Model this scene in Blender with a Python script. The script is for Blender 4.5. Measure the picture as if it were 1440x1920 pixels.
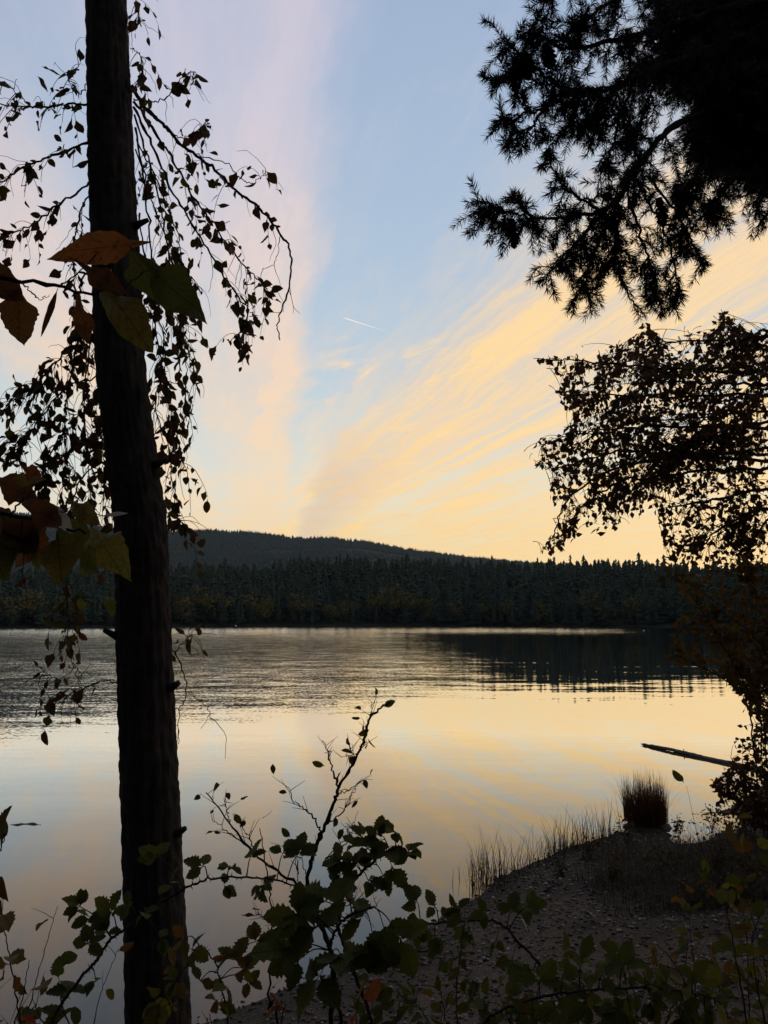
import bpy, math, random
import numpy as np
from mathutils import Matrix, Vector

for _o in list(bpy.data.objects):
    bpy.data.objects.remove(_o)
SC = bpy.context.scene
COL = SC.collection
RNG = np.random.default_rng(7)
random.seed(7)

# ------------------------------------------------------------------ camera
PITCH = math.radians(7.95)
CAM = np.array([0.0, 0.0, 3.2])
cam_data = bpy.data.cameras.new('camera')
cam_data.sensor_fit = 'HORIZONTAL'
cam_data.sensor_width = 36.0
cam_data.lens = 36.0
cam_data.clip_start = 0.05
cam_data.clip_end = 20000.0
camera = bpy.data.objects.new('camera', cam_data)
COL.objects.link(camera)
camera.location = CAM
camera.rotation_euler = (math.radians(90) + PITCH, 0, 0)
SC.camera = camera
SC.view_settings.view_transform = 'Standard'
SC.view_settings.look = 'None'
SC.view_settings.exposure = 0.12
SC.view_settings.gamma = 1.0
SC.view_settings.use_curve_mapping = False
SC.cycles.max_bounces = 6
SC.cycles.transparent_max_bounces = 8
SC.cycles.volume_bounces = 0

# ------------------------------------------------------------------ node helpers
def lin(r, g, b):
    def f(c):
        c /= 255.0
        return c / 12.92 if c <= 0.04045 else ((c + 0.055) / 1.055) ** 2.4
    return (f(r), f(g), f(b), 1.0)

class S:
    """A node socket that understands + - * / so that node maths reads as maths."""
    nt = None
    def __init__(self, sock): self.s = sock
    @staticmethod
    def op(kind, *args, clamp=False):
        n = S.nt.nodes.new('ShaderNodeMath'); n.operation = kind; n.use_clamp = clamp
        for i, a in enumerate(args):
            if isinstance(a, S): S.nt.links.new(a.s, n.inputs[i])
            else: n.inputs[i].default_value = a
        return S(n.outputs[0])
    def __add__(a, b): return S.op('ADD', a, b)
    __radd__ = __add__
    def __sub__(a, b): return S.op('SUBTRACT', a, b)
    def __rsub__(a, b): return S.op('SUBTRACT', b, a)
    def __mul__(a, b): return S.op('MULTIPLY', a, b)
    __rmul__ = __mul__
    def __truediv__(a, b): return S.op('DIVIDE', a, b)
    def __pow__(a, b): return S.op('POWER', a, b)

def smooth(v, a, b):
    n = S.nt.nodes.new('ShaderNodeMapRange'); n.interpolation_type = 'SMOOTHSTEP'
    S.nt.links.new(v.s, n.inputs[0]); n.inputs[1].default_value = a; n.inputs[2].default_value = b
    return S(n.outputs[0])
def band(v, a, b, c, d):
    return smooth(v, a, b) * (1.0 - smooth(v, c, d))
def clamp01(v): return S.op('ADD', v, 0.0, clamp=True)
def vec(x, y, z):
    n = S.nt.nodes.new('ShaderNodeCombineXYZ')
    for i, a in enumerate((x, y, z)):
        if isinstance(a, S): S.nt.links.new(a.s, n.inputs[i])
        else: n.inputs[i].default_value = a
    return S(n.outputs[0])
def noise(v, scale=1.0, detail=4.0, rough=0.5, color=False, dist=0.0):
    n = S.nt.nodes.new('ShaderNodeTexNoise')
    n.inputs['Scale'].default_value = scale; n.inputs['Detail'].default_value = detail
    n.inputs['Roughness'].default_value = rough; n.inputs['Distortion'].default_value = dist
    if v is not None: S.nt.links.new(v.s, n.inputs['Vector'])
    return S(n.outputs['Color' if color else 0])
def ramp(v, stops, interp='LINEAR'):
    n = S.nt.nodes.new('ShaderNodeValToRGB'); n.color_ramp.interpolation = interp
    e = n.color_ramp.elements
    while len(e) < len(stops): e.new(0.5)
    for i, (p, c) in enumerate(stops):
        e[i].position = p; e[i].color = c
    S.nt.links.new(v.s, n.inputs[0])
    return S(n.outputs[0])
def mix(f, a, b, mode='MIX'):
    n = S.nt.nodes.new('ShaderNodeMix'); n.data_type = 'RGBA'; n.blend_type = mode; n.clamp_factor = True
    for i, x in ((0, f), (6, a), (7, b)):
        if isinstance(x, S): S.nt.links.new(x.s, n.inputs[i])
        else: n.inputs[i].default_value = x
    return S(n.outputs[2])
def sepxyz(v):
    n = S.nt.nodes.new('ShaderNodeSeparateXYZ'); S.nt.links.new(v.s, n.inputs[0])
    return S(n.outputs[0]), S(n.outputs[1]), S(n.outputs[2])

# ------------------------------------------------------------------ sky: dusk gradient, Nishita glow and cirrus sheets
SUN_AZ = math.radians(30.0)       # clockwise from +Y (the way the camera looks)
SUN_EL = math.radians(1.2)
world = bpy.data.worlds.new('World'); SC.world = world
world.use_nodes = True
world.cycles.sampling_method = 'MANUAL'; world.cycles.sample_map_resolution = 512
S.nt = world.node_tree
for n in list(S.nt.nodes): S.nt.nodes.remove(n)
tc = S.nt.nodes.new('ShaderNodeTexCoord')
X, Y, Z = sepxyz(S(tc.outputs['Generated']))
zc = S.op('MAXIMUM', Z, 0.02)
nish = S.nt.nodes.new('ShaderNodeTexSky'); nish.sky_type = 'NISHITA'; nish.sun_disc = False
nish.sun_elevation = SUN_EL; nish.sun_rotation = SUN_AZ
nish.altitude = 100.0; nish.air_density = 1.0; nish.dust_density = 1.0; nish.ozone_density = 1.5
hl = S.op('SQRT', X * X + Y * Y + 1e-5)
side = (X * math.sin(SUN_AZ) + Y * math.cos(SUN_AZ)) / hl        # 1 towards the sunset, -1 opposite
base = ramp(zc, [(0.00, lin(246, 224, 172)), (0.10, lin(236, 227, 196)), (0.18, lin(216, 221, 213)),
                 (0.30, lin(187, 204, 215)), (0.43, lin(172, 192, 213)), (0.62, lin(158, 178, 205)),
                 (0.85, lin(145, 163, 195)), (1.0, lin(132, 155, 192))])
glow = smooth(side, 0.70, 1.0) * (1.0 - smooth(Z, 0.02, 0.32))
base = mix(glow * 0.55, base, lin(250, 227, 160))
cool = (1.0 - smooth(side, 0.62, 0.97)) * (1.0 - smooth(Z, 0.1, 0.55))
base = mix(cool * 0.35, base, lin(208, 217, 224))
# cirrus sheet seen from below: u runs along the streaks (azimuth -8.5 deg), v across them
A8 = math.radians(-8.5)
u = (X * math.sin(A8) + Y * math.cos(A8)) / zc
v = (X * math.cos(A8) - Y * math.sin(A8)) / zc
wrp = noise(vec(u * 0.35, v * 0.8, 3.1), 1.0, 3.0) - 0.5
wrp2 = noise(vec(u * 1.6, v * 3.2, 9.4), 1.0, 6.0, 0.6) - 0.5
wrp3 = noise(vec(u * 0.9 - v * 1.2, v * 5.0 + u * 1.4, 6.1), 1.0, 7.0, 0.62) - 0.5
vv = v + wrp * 0.22 + wrp2 * 0.16 + wrp3 * 0.14
w = v + u * 0.16
ww = w + wrp * 0.55 + wrp2 * 0.45 + wrp3 * 0.25
fine = noise(vec(u * 0.50 + wrp * 1.2, w * 5.4 + wrp2 * 1.5 + wrp * 1.2, 1.7), 1.0, 9.0, 0.64)
fine2 = noise(vec(u * 1.5 - v, v * 4.4 + u * 0.9, 5.3), 1.0, 9.0, 0.68)
broad = noise(vec(u * 0.22, v * 1.1, 7.7), 1.0, 3.0, 0.5)
feather = noise(vec(u * 2.2 + w * 3.0, w * 2.6 - u * 1.5, 2.2), 1.0, 8.0, 0.68, dist=0.8)
body = smooth(fine2, 0.28, 0.66)
fiber = noise(vec(u * 0.40 + wrp * 2.0, w * 14.0 + wrp2 * 2.2 + wrp * 3.0, 8.8), 1.0, 6.0, 0.62)
fiber2 = noise(vec(u * 0.55 - v * 0.8, v * 11.0 + wrp3 * 3.0 + u * 0.7, 4.4), 1.0, 6.0, 0.62)
left_band = band(vv, -0.60, -0.02, 0.04, 0.15) * (0.45 + 0.35 * body + 0.35 * smooth(fiber2, 0.35, 0.65))
far_left = band(vv, -1.2, -0.78, -0.60, -0.40) * (0.35 + 0.6 * body)
right_band = band(ww, 0.62, 1.36, 1.65, 2.10) * (0.24 + 0.80 * smooth(fine * 0.65 + fiber * 0.35, 0.34, 0.60) + 0.6 * wrp3)
right_low = smooth(ww, 1.55, 2.2) * (0.05 + 0.95 * smooth(fine * 0.6 + fiber * 0.4, 0.43, 0.58))
streak = smooth(fine * 0.55 + fiber * 0.45, 0.46, 0.62) * smooth(ww, 0.85, 1.5) * smooth(u, 1.2, 2.6) + smooth(feather, 0.56, 0.74) * band(ww, 0.7, 1.1, 1.7, 2.3) * 0.8
wisps = smooth(feather, 0.50, 0.70) * band(v, 0.10, 0.32, 0.9, 1.3) * band(u, 2.2, 2.9, 5.0, 8.0)
haze_low = (1.0 - smooth(Z, 0.05, 0.24)) * (0.15 + 0.55 * body) + (1.0 - smooth(Z, 0.12, 0.34)) * smooth(fine2, 0.50, 0.70) * 0.35
elsewhere = smooth(broad, 0.50, 0.72) * 0.5 * (1.0 - smooth(u, -0.3, 0.6))
cloud = 1.0 - (1.0 - clamp01(left_band)) * (1.0 - clamp01(far_left)) * (1.0 - clamp01(right_band) * 0.9) * (1.0 - clamp01(right_low) * 0.8) * (1.0 - clamp01(wisps) * 0.7) * (1.0 - clamp01(haze_low)) * (1.0 - clamp01(elsewhere)) * (1.0 - smooth(fiber2 * 0.5 + fine2 * 0.5, 0.46, 0.64) * (0.34 - 0.20 * smooth(Z, 0.3, 0.7)))
pinkgold = ramp(zc, [(0.05, lin(247, 216, 170)), (0.17, lin(245, 217, 180)), (0.30, lin(243, 213, 184)),
                     (0.42, lin(228, 208, 200)), (0.58, lin(206, 199, 211)), (0.80, lin(194, 189, 208))])
gold = ramp(zc, [(0.05, lin(249, 212, 152)), (0.2, lin(250, 209, 156)), (0.40, lin(252, 214, 160)), (0.55, lin(238, 214, 184)),
                 (0.8, lin(206, 199, 208))])
ccol = mix(smooth(v, 0.15, 0.75), pinkgold, gold)
sky = mix(clamp01(cloud) * 0.95, base, ccol)
sky = mix(clamp01(streak) * 0.80, sky, lin(255, 219, 152))
sky = mix(clamp01(wisps) * smooth(fine2, 0.42, 0.62) * 0.55, sky, lin(255, 222, 165))
# soft grey veil at the left edge of the gold band
veil = band(v + wrp3 * 0.22 + wrp2 * 0.15, 0.25, 0.40, 0.46, 1.0) * band(u + wrp2 * 1.6, 3.4, 5.6, 8.0, 13.0) * (0.55 + 0.6 * fine2)
sky = mix(clamp01(veil) * 0.45, sky, lin(204, 182, 170))
# short contrail
def ray(px, py):
    cx = (px - 720.0) / 1440.0; cy = (960.0 - py) / 1440.0
    return np.array([cx, math.cos(PITCH) - cy * math.sin(PITCH), math.sin(PITCH) + cy * math.cos(PITCH)])
def cuv(px, py):
    r = ray(px, py)
    return (np.array([r[0] * math.sin(A8) + r[1] * math.cos(A8), r[0] * math.cos(A8) - r[1] * math.sin(A8)]) / r[2])
c0, c1 = cuv(642, 595), cuv(738, 626)
cd = (c1 - c0); cl = float(np.linalg.norm(cd)); cd = cd / cl
du = u - float(c0[0]); dv = v - float(c0[1])
t_al = (du * float(cd[0]) + dv * float(cd[1])) / cl
t_ac = S.op('ABSOLUTE', du * float(-cd[1]) + dv * float(cd[0]))
trail = band(t_al, 0.0, 0.06, 0.15, 1.05) * (1.0 - smooth(t_ac, 0.001, 0.0055))
sky = mix(trail * 0.85, sky, lin(252, 238, 226))
# the part of the sky away from the sunset is dimmer
dim = 0.16 + 0.84 * smooth(side, -0.55, 0.70)
dimz = S.op('MAXIMUM', dim, smooth(Z, 0.3, 0.95) * 0.50)
sky = mix(1.0, sky, vec(dimz, dimz, dimz), 'MULTIPLY')
# 1.0 of display light = 10 units at background strength 0.1; a little of the Nishita sky goes on top
sc_n = S.nt.nodes.new('ShaderNodeVectorMath'); sc_n.operation = 'SCALE'; S.nt.links.new(sky.s, sc_n.inputs[0]); sc_n.inputs['Scale'].default_value = 9.8
sn_n = S.nt.nodes.new('ShaderNodeVectorMath'); sn_n.operation = 'SCALE'; S.nt.links.new(nish.outputs[0], sn_n.inputs[0]); sn_n.inputs['Scale'].default_value = 0.12
ad_n = S.nt.nodes.new('ShaderNodeVectorMath'); ad_n.operation = 'ADD'
S.nt.links.new(sc_n.outputs[0], ad_n.inputs[0]); S.nt.links.new(sn_n.outputs[0], ad_n.inputs[1])
bg = S.nt.nodes.new('ShaderNodeBackground'); bg.inputs['Strength'].default_value = 0.1
S.nt.links.new(ad_n.outputs[0], bg.inputs['Color'])
wo = S.nt.nodes.new('ShaderNodeOutputWorld'); S.nt.links.new(bg.outputs[0], wo.inputs['Surface'])

sun_data = bpy.data.lights.new('sun', 'SUN')
sun_data.energy = 0.6; sun_data.angle = math.radians(0.5); sun_data.color = (1.0, 0.78, 0.52)
sun = bpy.data.objects.new('sun', sun_data); COL.objects.link(sun)
_sd = Vector((math.sin(SUN_AZ) * math.cos(SUN_EL), math.cos(SUN_AZ) * math.cos(SUN_EL), math.sin(SUN_EL)))
sun.rotation_euler = _sd.to_track_quat('Z', 'Y').to_euler()
sun.location = (100, 300, 60)

# ------------------------------------------------------------------ geometry helpers
def P(px, py, d):
    """point seen at photo pixel (px, py) at depth d metres along the view"""
    return CAM + ray(px, py) * d
def PY(px, py, yy):
    r = ray(px, py); return CAM + r * (yy / r[1])
def PZ(px, py, z=0.0):
    r = ray(px, py); return CAM + r * ((z - CAM[2]) / r[2])
def project(pts):
    q = np.asarray(pts) - CAM
    f = q[:, 1] * math.cos(PITCH) + q[:, 2] * math.sin(PITCH)
    up = -q[:, 1] * math.sin(PITCH) + q[:, 2] * math.cos(PITCH)
    f = np.where(np.abs(f) < 1e-6, 1e-6, f)
    return 720 + 1440 * q[:, 0] / f, 960 - 1440 * up / f, f

def tag(o, label=None, cat=None, group=None, kind=None):
    if label: o['label'] = label
    if cat: o['category'] = cat
    if group: o['group'] = group
    if kind: o['kind'] = kind
    return o
def mesh_of(name, V, F, mat=None, smooth_faces=True):
    me = bpy.data.meshes.new(name)
    V = np.asarray(V, dtype=np.float32).reshape(-1, 3)
    if isinstance(F, np.ndarray):
        k = F.shape[1]; n = F.shape[0]
        me.vertices.add(len(V)); me.vertices.foreach_set('co', V.ravel())
        me.loops.add(n * k); me.loops.foreach_set('vertex_index', F.astype(np.int32).ravel())
        me.polygons.add(n); me.polygons.foreach_set('loop_start', np.arange(0, n * k, k, dtype=np.int32))
        me.update(calc_edges=True); me.validate()
    else:
        me.from_pydata(V.tolist(), [], F); me.update()
    if smooth_faces and len(me.polygons):
        me.polygons.foreach_set('use_smooth', np.ones(len(me.polygons), dtype=bool))
    if mat: me.materials.append(mat)
    return me
def obj(name, me, parent=None, loc=None):
    o = bpy.data.objects.new(name, me); COL.objects.link(o)
    if parent is not None: o.parent = parent
    if loc is not None: o.location = loc
    return o
def empty(name, loc):
    o = bpy.data.objects.new(name, None); COL.objects.link(o); o.location = loc
    o.empty_display_size = 0.2
    return o
class MB:
    """collects vertices and faces of ONE mesh"""
    def __init__(self): self.V = []; self.F = []; self.n = 0
    def add(self, V, F):
        V = np.asarray(V, float).reshape(-1, 3)
        self.V.append(V); self.F += [tuple(int(i) + self.n for i in f) for f in F]; self.n += len(V)
    def tube(self, pts, r0, r1, sides=5, rough=0.0, knobs=0.0, prof=None):
        pts = np.asarray(pts, float); n = len(pts)
        T = np.gradient(pts, axis=0); T /= np.linalg.norm(T, axis=1)[:, None] + 1e-9
        ref = np.array([0.31, 0.42, 0.85]) if abs(T[0][2]) < 0.9 else np.array([1.0, 0.2, 0.1])
        a = np.cross(T[0], ref); a /= np.linalg.norm(a)
        V = []
        for i in range(n):
            a = a - T[i] * a.dot(T[i]); a /= np.linalg.norm(a) + 1e-9
            b = np.cross(T[i], a)
            t = i / (n - 1)
            r = prof[i] if prof is not None else r0 + (r1 - r0) * t
            if knobs: r *= 1 + knobs * RNG.random() ** 3
            for k in range(sides):
                an = 2 * math.pi * k / sides
                rr = r * (1 + rough * (RNG.random() - 0.5))
                V.append(pts[i] + (a * math.cos(an) + b * math.sin(an)) * rr)
        F = []
        for i in range(n - 1):
            for k in range(sides):
                k2 = (k + 1) % sides
                F.append((i * sides + k, i * sides + k2, (i + 1) * sides + k2, (i + 1) * sides + k))
        F.append(tuple(range(sides))[::-1]); F.append(tuple((n - 1) * sides + k for k in range(sides)))
        self.add(V, F)
    def build(self, name, mat, parent=None, base=(0, 0, 0), smooth_faces=True):
        V = np.concatenate(self.V) - np.asarray(base, float)
        return obj(name, mesh_of(name, V, self.F, mat, smooth_faces), parent)
def spline(pts, n=24):
    p = np.asarray(pts, float)
    if len(p) < 3:
        t = np.linspace(0, 1, n)[:, None]; return p[0] * (1 - t) + p[-1] * t
    q = np.vstack([2 * p[0] - p[1], p, 2 * p[-1] - p[-2]])
    seg = len(p) - 1; out = []
    for s in np.linspace(0, seg, n):
        i = min(int(s), seg - 1); t = s - i
        a, b, c, d = q[i], q[i + 1], q[i + 2], q[i + 3]
        out.append(0.5 * ((2 * b) + (c - a) * t + (2 * a - 5 * b + 4 * c - d) * t * t + (3 * b - a - 3 * c + d) * t ** 3))
    return np.array(out)
def wobble(pts, amp):
    """small kinks so that a stem is not a smooth curve"""
    p = np.array(pts); k = RNG.normal(0, amp, p.shape)
    k[0] = 0; p[1:-1] += k[1:-1]; return p
def path(px_pts, n=20, amp=0.0):
    return wobble(spline([P(*q) for q in px_pts], n), amp)
def unit(a):
    a = np.asarray(a, float)
    return a / (np.linalg.norm(a, axis=-1, keepdims=True) + 1e-9)

# ------------------------------------------------------------------ materials
def new_mat(name):
    m = bpy.data.materials.new(name); m.use_nodes = True
    S.nt = m.node_tree
    for n in list(S.nt.nodes): S.nt.nodes.remove(n)
    out = S.nt.nodes.new('ShaderNodeOutputMaterial')
    return m, out
def texco(which='Object'):
    n = S.nt.nodes.new('ShaderNodeTexCoord'); return S(n.outputs[which])
def link(a, b): S.nt.links.new(a.s if isinstance(a, S) else a, b)
def principled(out, col, rough=0.8, spec=0.3, normal=None):
    b = S.nt.nodes.new('ShaderNodeBsdfPrincipled')
    if isinstance(col, S): link(col, b.inputs['Base Color'])
    else: b.inputs['Base Color'].default_value = col
    if isinstance(rough, S): link(rough, b.inputs['Roughness'])
    else: b.inputs['Roughness'].default_value = rough
    b.inputs['Specular IOR Level'].default_value = spec
    if normal is not None: link(normal, b.inputs['Normal'])
    link(b.outputs[0], out.inputs['Surface'])
    return b
def bump(h, strength, dist):
    n = S.nt.nodes.new('ShaderNodeBump'); n.inputs['Strength'].default_value = strength
    n.inputs['Distance'].default_value = dist; link(h, n.inputs['Height'])
    return S(n.outputs[0])
def lum(r, g, b): return (r, g, b, 1.0)
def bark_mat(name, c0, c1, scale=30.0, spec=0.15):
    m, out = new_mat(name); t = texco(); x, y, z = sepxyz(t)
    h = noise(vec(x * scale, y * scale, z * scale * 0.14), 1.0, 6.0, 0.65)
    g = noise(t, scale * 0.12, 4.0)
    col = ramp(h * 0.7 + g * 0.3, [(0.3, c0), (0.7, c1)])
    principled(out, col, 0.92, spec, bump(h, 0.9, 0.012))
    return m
def leaf_mat(name, cols, transl=0.35, rough=0.55, spots=0.4, spec=0.3, veins=False):
    """leaf colours vary leaf by leaf; light from behind shines through a little"""
    m, out = new_mat(name)
    g = S.nt.nodes.new('ShaderNodeNewGeometry'); oi = S.nt.nodes.new('ShaderNodeObjectInfo')
    r = S.op('FRACT', S(g.outputs['Random Per Island']) * 7.31 + S(oi.outputs['Random']))
    n = len(cols)
    col = ramp(r, [(i / max(n - 1, 1), c) for i, c in enumerate(cols)])
    t = texco(); sp = noise(t, 9.0, 5.0, 0.6)
    col = mix(smooth(sp, 0.52, 0.70) * spots, col, lum(0.02, 0.011, 0.006))
    nrm = None
    if veins:                               # midrib and slanting side veins of a single leaf
        lx, ly, _ = sepxyz(t); ax_ = S.op('ABSOLUTE', lx)
        wv_ = noise(t, 3.0, 2.0) * 0.10
        lat = S.op('ABSOLUTE', S.op('FRACT', (ly - ax_ * 0.75 + wv_) * 8.0) - 0.5)
        vein = S.op('MAXIMUM', 1.0 - smooth(ax_, 0.004, 0.022), (1.0 - smooth(lat, 0.015, 0.10)) * 0.7)
        patch = noise(t, 2.2, 4.0, 0.6)
        col = mix(smooth(patch, 0.40, 0.68) * 0.55, col, mix(0.5, col, lum(0.10, 0.06, 0.012)))
        col = mix(vein * 0.45, col, lum(0.02, 0.012, 0.006))
        nrm = bump(vein * -1.0 + noise(t, 14.0, 3.0) * 0.5, 0.5, 0.03)
    b = S.nt.nodes.new('ShaderNodeBsdfPrincipled'); link(col, b.inputs['Base Color'])
    if nrm is not None: link(nrm, b.inputs['Normal'])
    b.inputs['Roughness'].default_value = rough; b.inputs['Specular IOR Level'].default_value = spec
    tr = S.nt.nodes.new('ShaderNodeBsdfTranslucent'); link(col, tr.inputs['Color'])
    mx = S.nt.nodes.new('ShaderNodeMixShader'); mx.inputs[0].default_value = transl
    link(b.outputs[0], mx.inputs[1]); link(tr.outputs[0], mx.inputs[2]); link(mx.outputs[0], out.inputs['Surface'])
    return m

# water: a dark body under a Fresnel mirror whose facets tilt with the wind
m_water, out = new_mat('lake_water')
wx, wy, wz = sepxyz(texco())
big = noise(vec(wx * 0.012, wy * 0.010, 0.0), 1.0, 3.0) - 0.5
big2 = noise(vec(wx * 0.05, wy * 0.016, 4.0), 1.0, 3.0) - 0.5
az = wx / S.op('MAXIMUM', wy, 1.0)
dd = S.op('SQRT', wx * wx + wy * wy)
# breeze: a ruffled field from the left out to the middle, and a thin one along the far shore
edge = 22.0 - az * 26.0
ruf_near = smooth(dd + big2 * 16.0 - az * 8.0, 13.0, 62.0) * (1.0 - smooth(az + big * 0.18 + big2 * 0.10, -0.02, 0.20))
ruf_far = smooth(dd + big * 60.0 + big2 * 40.0, 120.0, 210.0) * (1.0 - smooth(az + big * 0.1, 0.26, 0.40))
ruf = clamp01(S.op('MAXIMUM', ruf_near, ruf_far))
n1 = noise(vec(wx * 8.0, wy * 10.0, 0.3), 1.0, 4.0, 0.65, color=True)
n2 = noise(vec(wx * 0.55, wy * 2.3, 1.3), 1.0, 4.0, 0.6, color=True)
n3 = noise(vec(wx * 0.10, wy * 0.55, 2.3), 1.0, 2.0, 0.5, color=True)
a1x, a1y, _ = sepxyz(n1); a2x, a2y, _ = sepxyz(n2); a3x, a3y, _ = sepxyz(n3)
calm_k = 0.38 + 0.85 * smooth(dd, 16.0, 45.0)
amp1 = 0.016 * calm_k + ruf * 0.21
amp2 = 0.032 * calm_k + ruf * 0.07
sx = (a1x - 0.5) * amp1 + (a2x - 0.5) * amp2 * 0.3 + (a3x - 0.5) * 0.006
sy = (a1y - 0.5) * amp1 + (a2y - 0.5) * amp2 + (a3y - 0.5) * 0.034 * calm_k - ruf * (0.012 + 0.05 * smooth(dd, 60.0, 260.0))
nv = vec(sx * -1.0, sy, 1.0)
nn = S.nt.nodes.new('ShaderNodeVectorMath'); nn.operation = 'NORMALIZE'; link(nv, nn.inputs[0])
NW = S(nn.outputs[0])
gl = S.nt.nodes.new('ShaderNodeBsdfGlossy'); gl.inputs['Color'].default_value = (0.96, 0.96, 0.95, 1)
link(S.op('ADD', ruf * 0.06, 0.012), gl.inputs['Roughness'])
link(NW, gl.inputs['Normal'])
df = S.nt.nodes.new('ShaderNodeBsdfDiffuse'); df.inputs['Color'].default_value = (0.030, 0.028, 0.026, 1)
fr = S.nt.nodes.new('ShaderNodeFresnel'); fr.inputs['IOR'].default_value = 1.33
link(NW, fr.inputs['Normal'])
fac = S.op('MINIMUM', (S(fr.outputs[0]) * 2.3) ** 1.45, 0.95)
mx = S.nt.nodes.new('ShaderNodeMixShader'); link(fac, mx.inputs[0]); link(df.outputs[0], mx.inputs[1]); link(gl.outputs[0], mx.inputs[2])
link(mx.outputs[0], out.inputs['Surface'])

# gravelly ground
m_ground, out = new_mat('gravel_ground')
t = texco(); gx, gy, gz = sepxyz(t)
g1 = noise(t, 38.0, 5.0, 0.7); g2 = noise(t, 1.3, 4.0); g3 = noise(t, 120.0, 2.0)
col = ramp(g1 * 0.55 + g3 * 0.45, [(0.25, lum(0.018, 0.012, 0.008)), (0.50, lum(0.060, 0.042, 0.029)), (0.72, lum(0.18, 0.135, 0.10))])
moss = smooth(g2, 0.48, 0.62) * smooth(gz, 0.10, 0.5)
col = mix(moss * 0.7, col, lum(0.022, 0.020, 0.009))
wet = 1.0 - smooth(gz, 0.0, 0.10)
col = mix(wet * 0.6, col, lum(0.010, 0.009, 0.008))
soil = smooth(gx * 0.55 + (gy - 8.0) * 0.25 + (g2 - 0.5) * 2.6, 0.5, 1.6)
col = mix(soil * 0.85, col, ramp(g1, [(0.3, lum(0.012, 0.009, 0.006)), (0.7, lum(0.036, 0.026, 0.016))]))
far_f = smooth(gy, 60.0, 100.0)
col = mix(far_f, col, lum(0.020, 0.024, 0.012))
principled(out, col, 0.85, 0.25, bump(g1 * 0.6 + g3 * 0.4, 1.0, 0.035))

m_stone, out = new_mat('pebble_stone')
g = S.nt.nodes.new('ShaderNodeNewGeometry')
col = ramp(S(g.outputs['Random Per Island']), [(0.0, lum(0.018, 0.013, 0.010)), (0.5, lum(0.070, 0.050, 0.037)), (0.92, lum(0.22, 0.17, 0.135)), (1.0, lum(0.34, 0.33, 0.32))])
principled(out, col, 0.8, 0.3)

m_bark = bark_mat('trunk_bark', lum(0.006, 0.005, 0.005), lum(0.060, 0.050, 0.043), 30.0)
m_twig = bark_mat('twig_bark', lum(0.012, 0.009, 0.008), lum(0.045, 0.034, 0.028), 60.0)
m_cane = bark_mat('bramble_cane', lum(0.020, 0.010, 0.009), lum(0.050, 0.030, 0.022), 50.0, 0.3)
m_log = bark_mat('weathered_log', lum(0.05, 0.042, 0.036), lum(0.15, 0.13, 0.115), 22.0)
m_needle = leaf_mat('fir_needles', [lum(0.008, 0.014, 0.008), lum(0.016, 0.024, 0.011), lum(0.022, 0.024, 0.010)], 0.12, 0.6, 0.0)
m_cone = bark_mat('fir_cone_scale', lum(0.014, 0.009, 0.006), lum(0.05, 0.032, 0.02), 60.0)
m_birch = leaf_mat('drooping_leaves', [lum(0.045, 0.050, 0.010), lum(0.075, 0.045, 0.012), lum(0.085, 0.034, 0.012), lum(0.045, 0.026, 0.010), lum(0.10, 0.080, 0.014)], 0.38, 0.6, 0.3, 0.1)
m_shore_leaf = leaf_mat('shore_tree_leaves', [lum(0.085, 0.034, 0.014), lum(0.055, 0.030, 0.012), lum(0.12, 0.050, 0.016), lum(0.060, 0.046, 0.012)], 0.40, 0.6, 0.3, 0.1)
m_shrub_leaf = leaf_mat('shrub_leaves', [lum(0.10, 0.070, 0.014), lum(0.15, 0.080, 0.016), lum(0.060, 0.050, 0.012), lum(0.12, 0.045, 0.014)], 0.42, 0.6, 0.3, 0.1)
m_bramble = leaf_mat('bramble_leaves', [lum(0.042, 0.062, 0.012), lum(0.062, 0.084, 0.014), lum(0.085, 0.096, 0.015), lum(0.048, 0.060, 0.013), lum(0.11, 0.11, 0.016)], 0.42, 0.55, 0.25, 0.12, True)
m_olive = leaf_mat('low_shrub_leaves', [lum(0.052, 0.070, 0.011), lum(0.095, 0.100, 0.014), lum(0.17, 0.15, 0.018), lum(0.062, 0.070, 0.012), lum(0.19, 0.080, 0.014), lum(0.055, 0.070, 0.012)], 0.45, 0.55, 0.3, 0.12, True)
m_red = leaf_mat('red_autumn_leaves', [lum(0.30, 0.030, 0.018), lum(0.26, 0.07, 0.02), lum(0.16, 0.12, 0.022), lum(0.20, 0.022, 0.016)], 0.45, 0.5, 0.3, 0.15, True)
m_grass = leaf_mat('dry_sedge', [lum(0.030, 0.020, 0.010), lum(0.060, 0.036, 0.016), lum(0.045, 0.034, 0.014), lum(0.022, 0.020, 0.010)], 0.2, 0.7, 0.0)
m_rush = leaf_mat('rush_blades', [lum(0.10, 0.045, 0.018), lum(0.15, 0.065, 0.024), lum(0.06, 0.032, 0.014)], 0.4, 0.7, 0.0)
def far_mat(name, cols):
    m, out = new_mat(name)
    oi = S.nt.nodes.new('ShaderNodeObjectInfo'); g = S.nt.nodes.new('ShaderNodeNewGeometry')
    t = S(g.outputs['Position'])
    r = S.op('FRACT', S(oi.outputs['Random']) + noise(t, 0.12, 2.0) * 1.7)
    col = ramp(r, [(i / (len(cols) - 1), c) for i, c in enumerate(cols)])
    col = mix(smooth(noise(t, 1.4, 3.0), 0.4, 0.62) * 0.6, col, lum(0.010, 0.014, 0.008))
    principled(out, col, 0.9, 0.05)
    return m
m_conifer = far_mat('distant_conifer', [lum(0.050, 0.078, 0.058), lum(0.074, 0.100, 0.066), lum(0.058, 0.090, 0.074)])
m_broad = far_mat('distant_broadleaf', [lum(0.17, 0.15, 0.050), lum(0.20, 0.16, 0.050), lum(0.13, 0.14, 0.055)])
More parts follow.
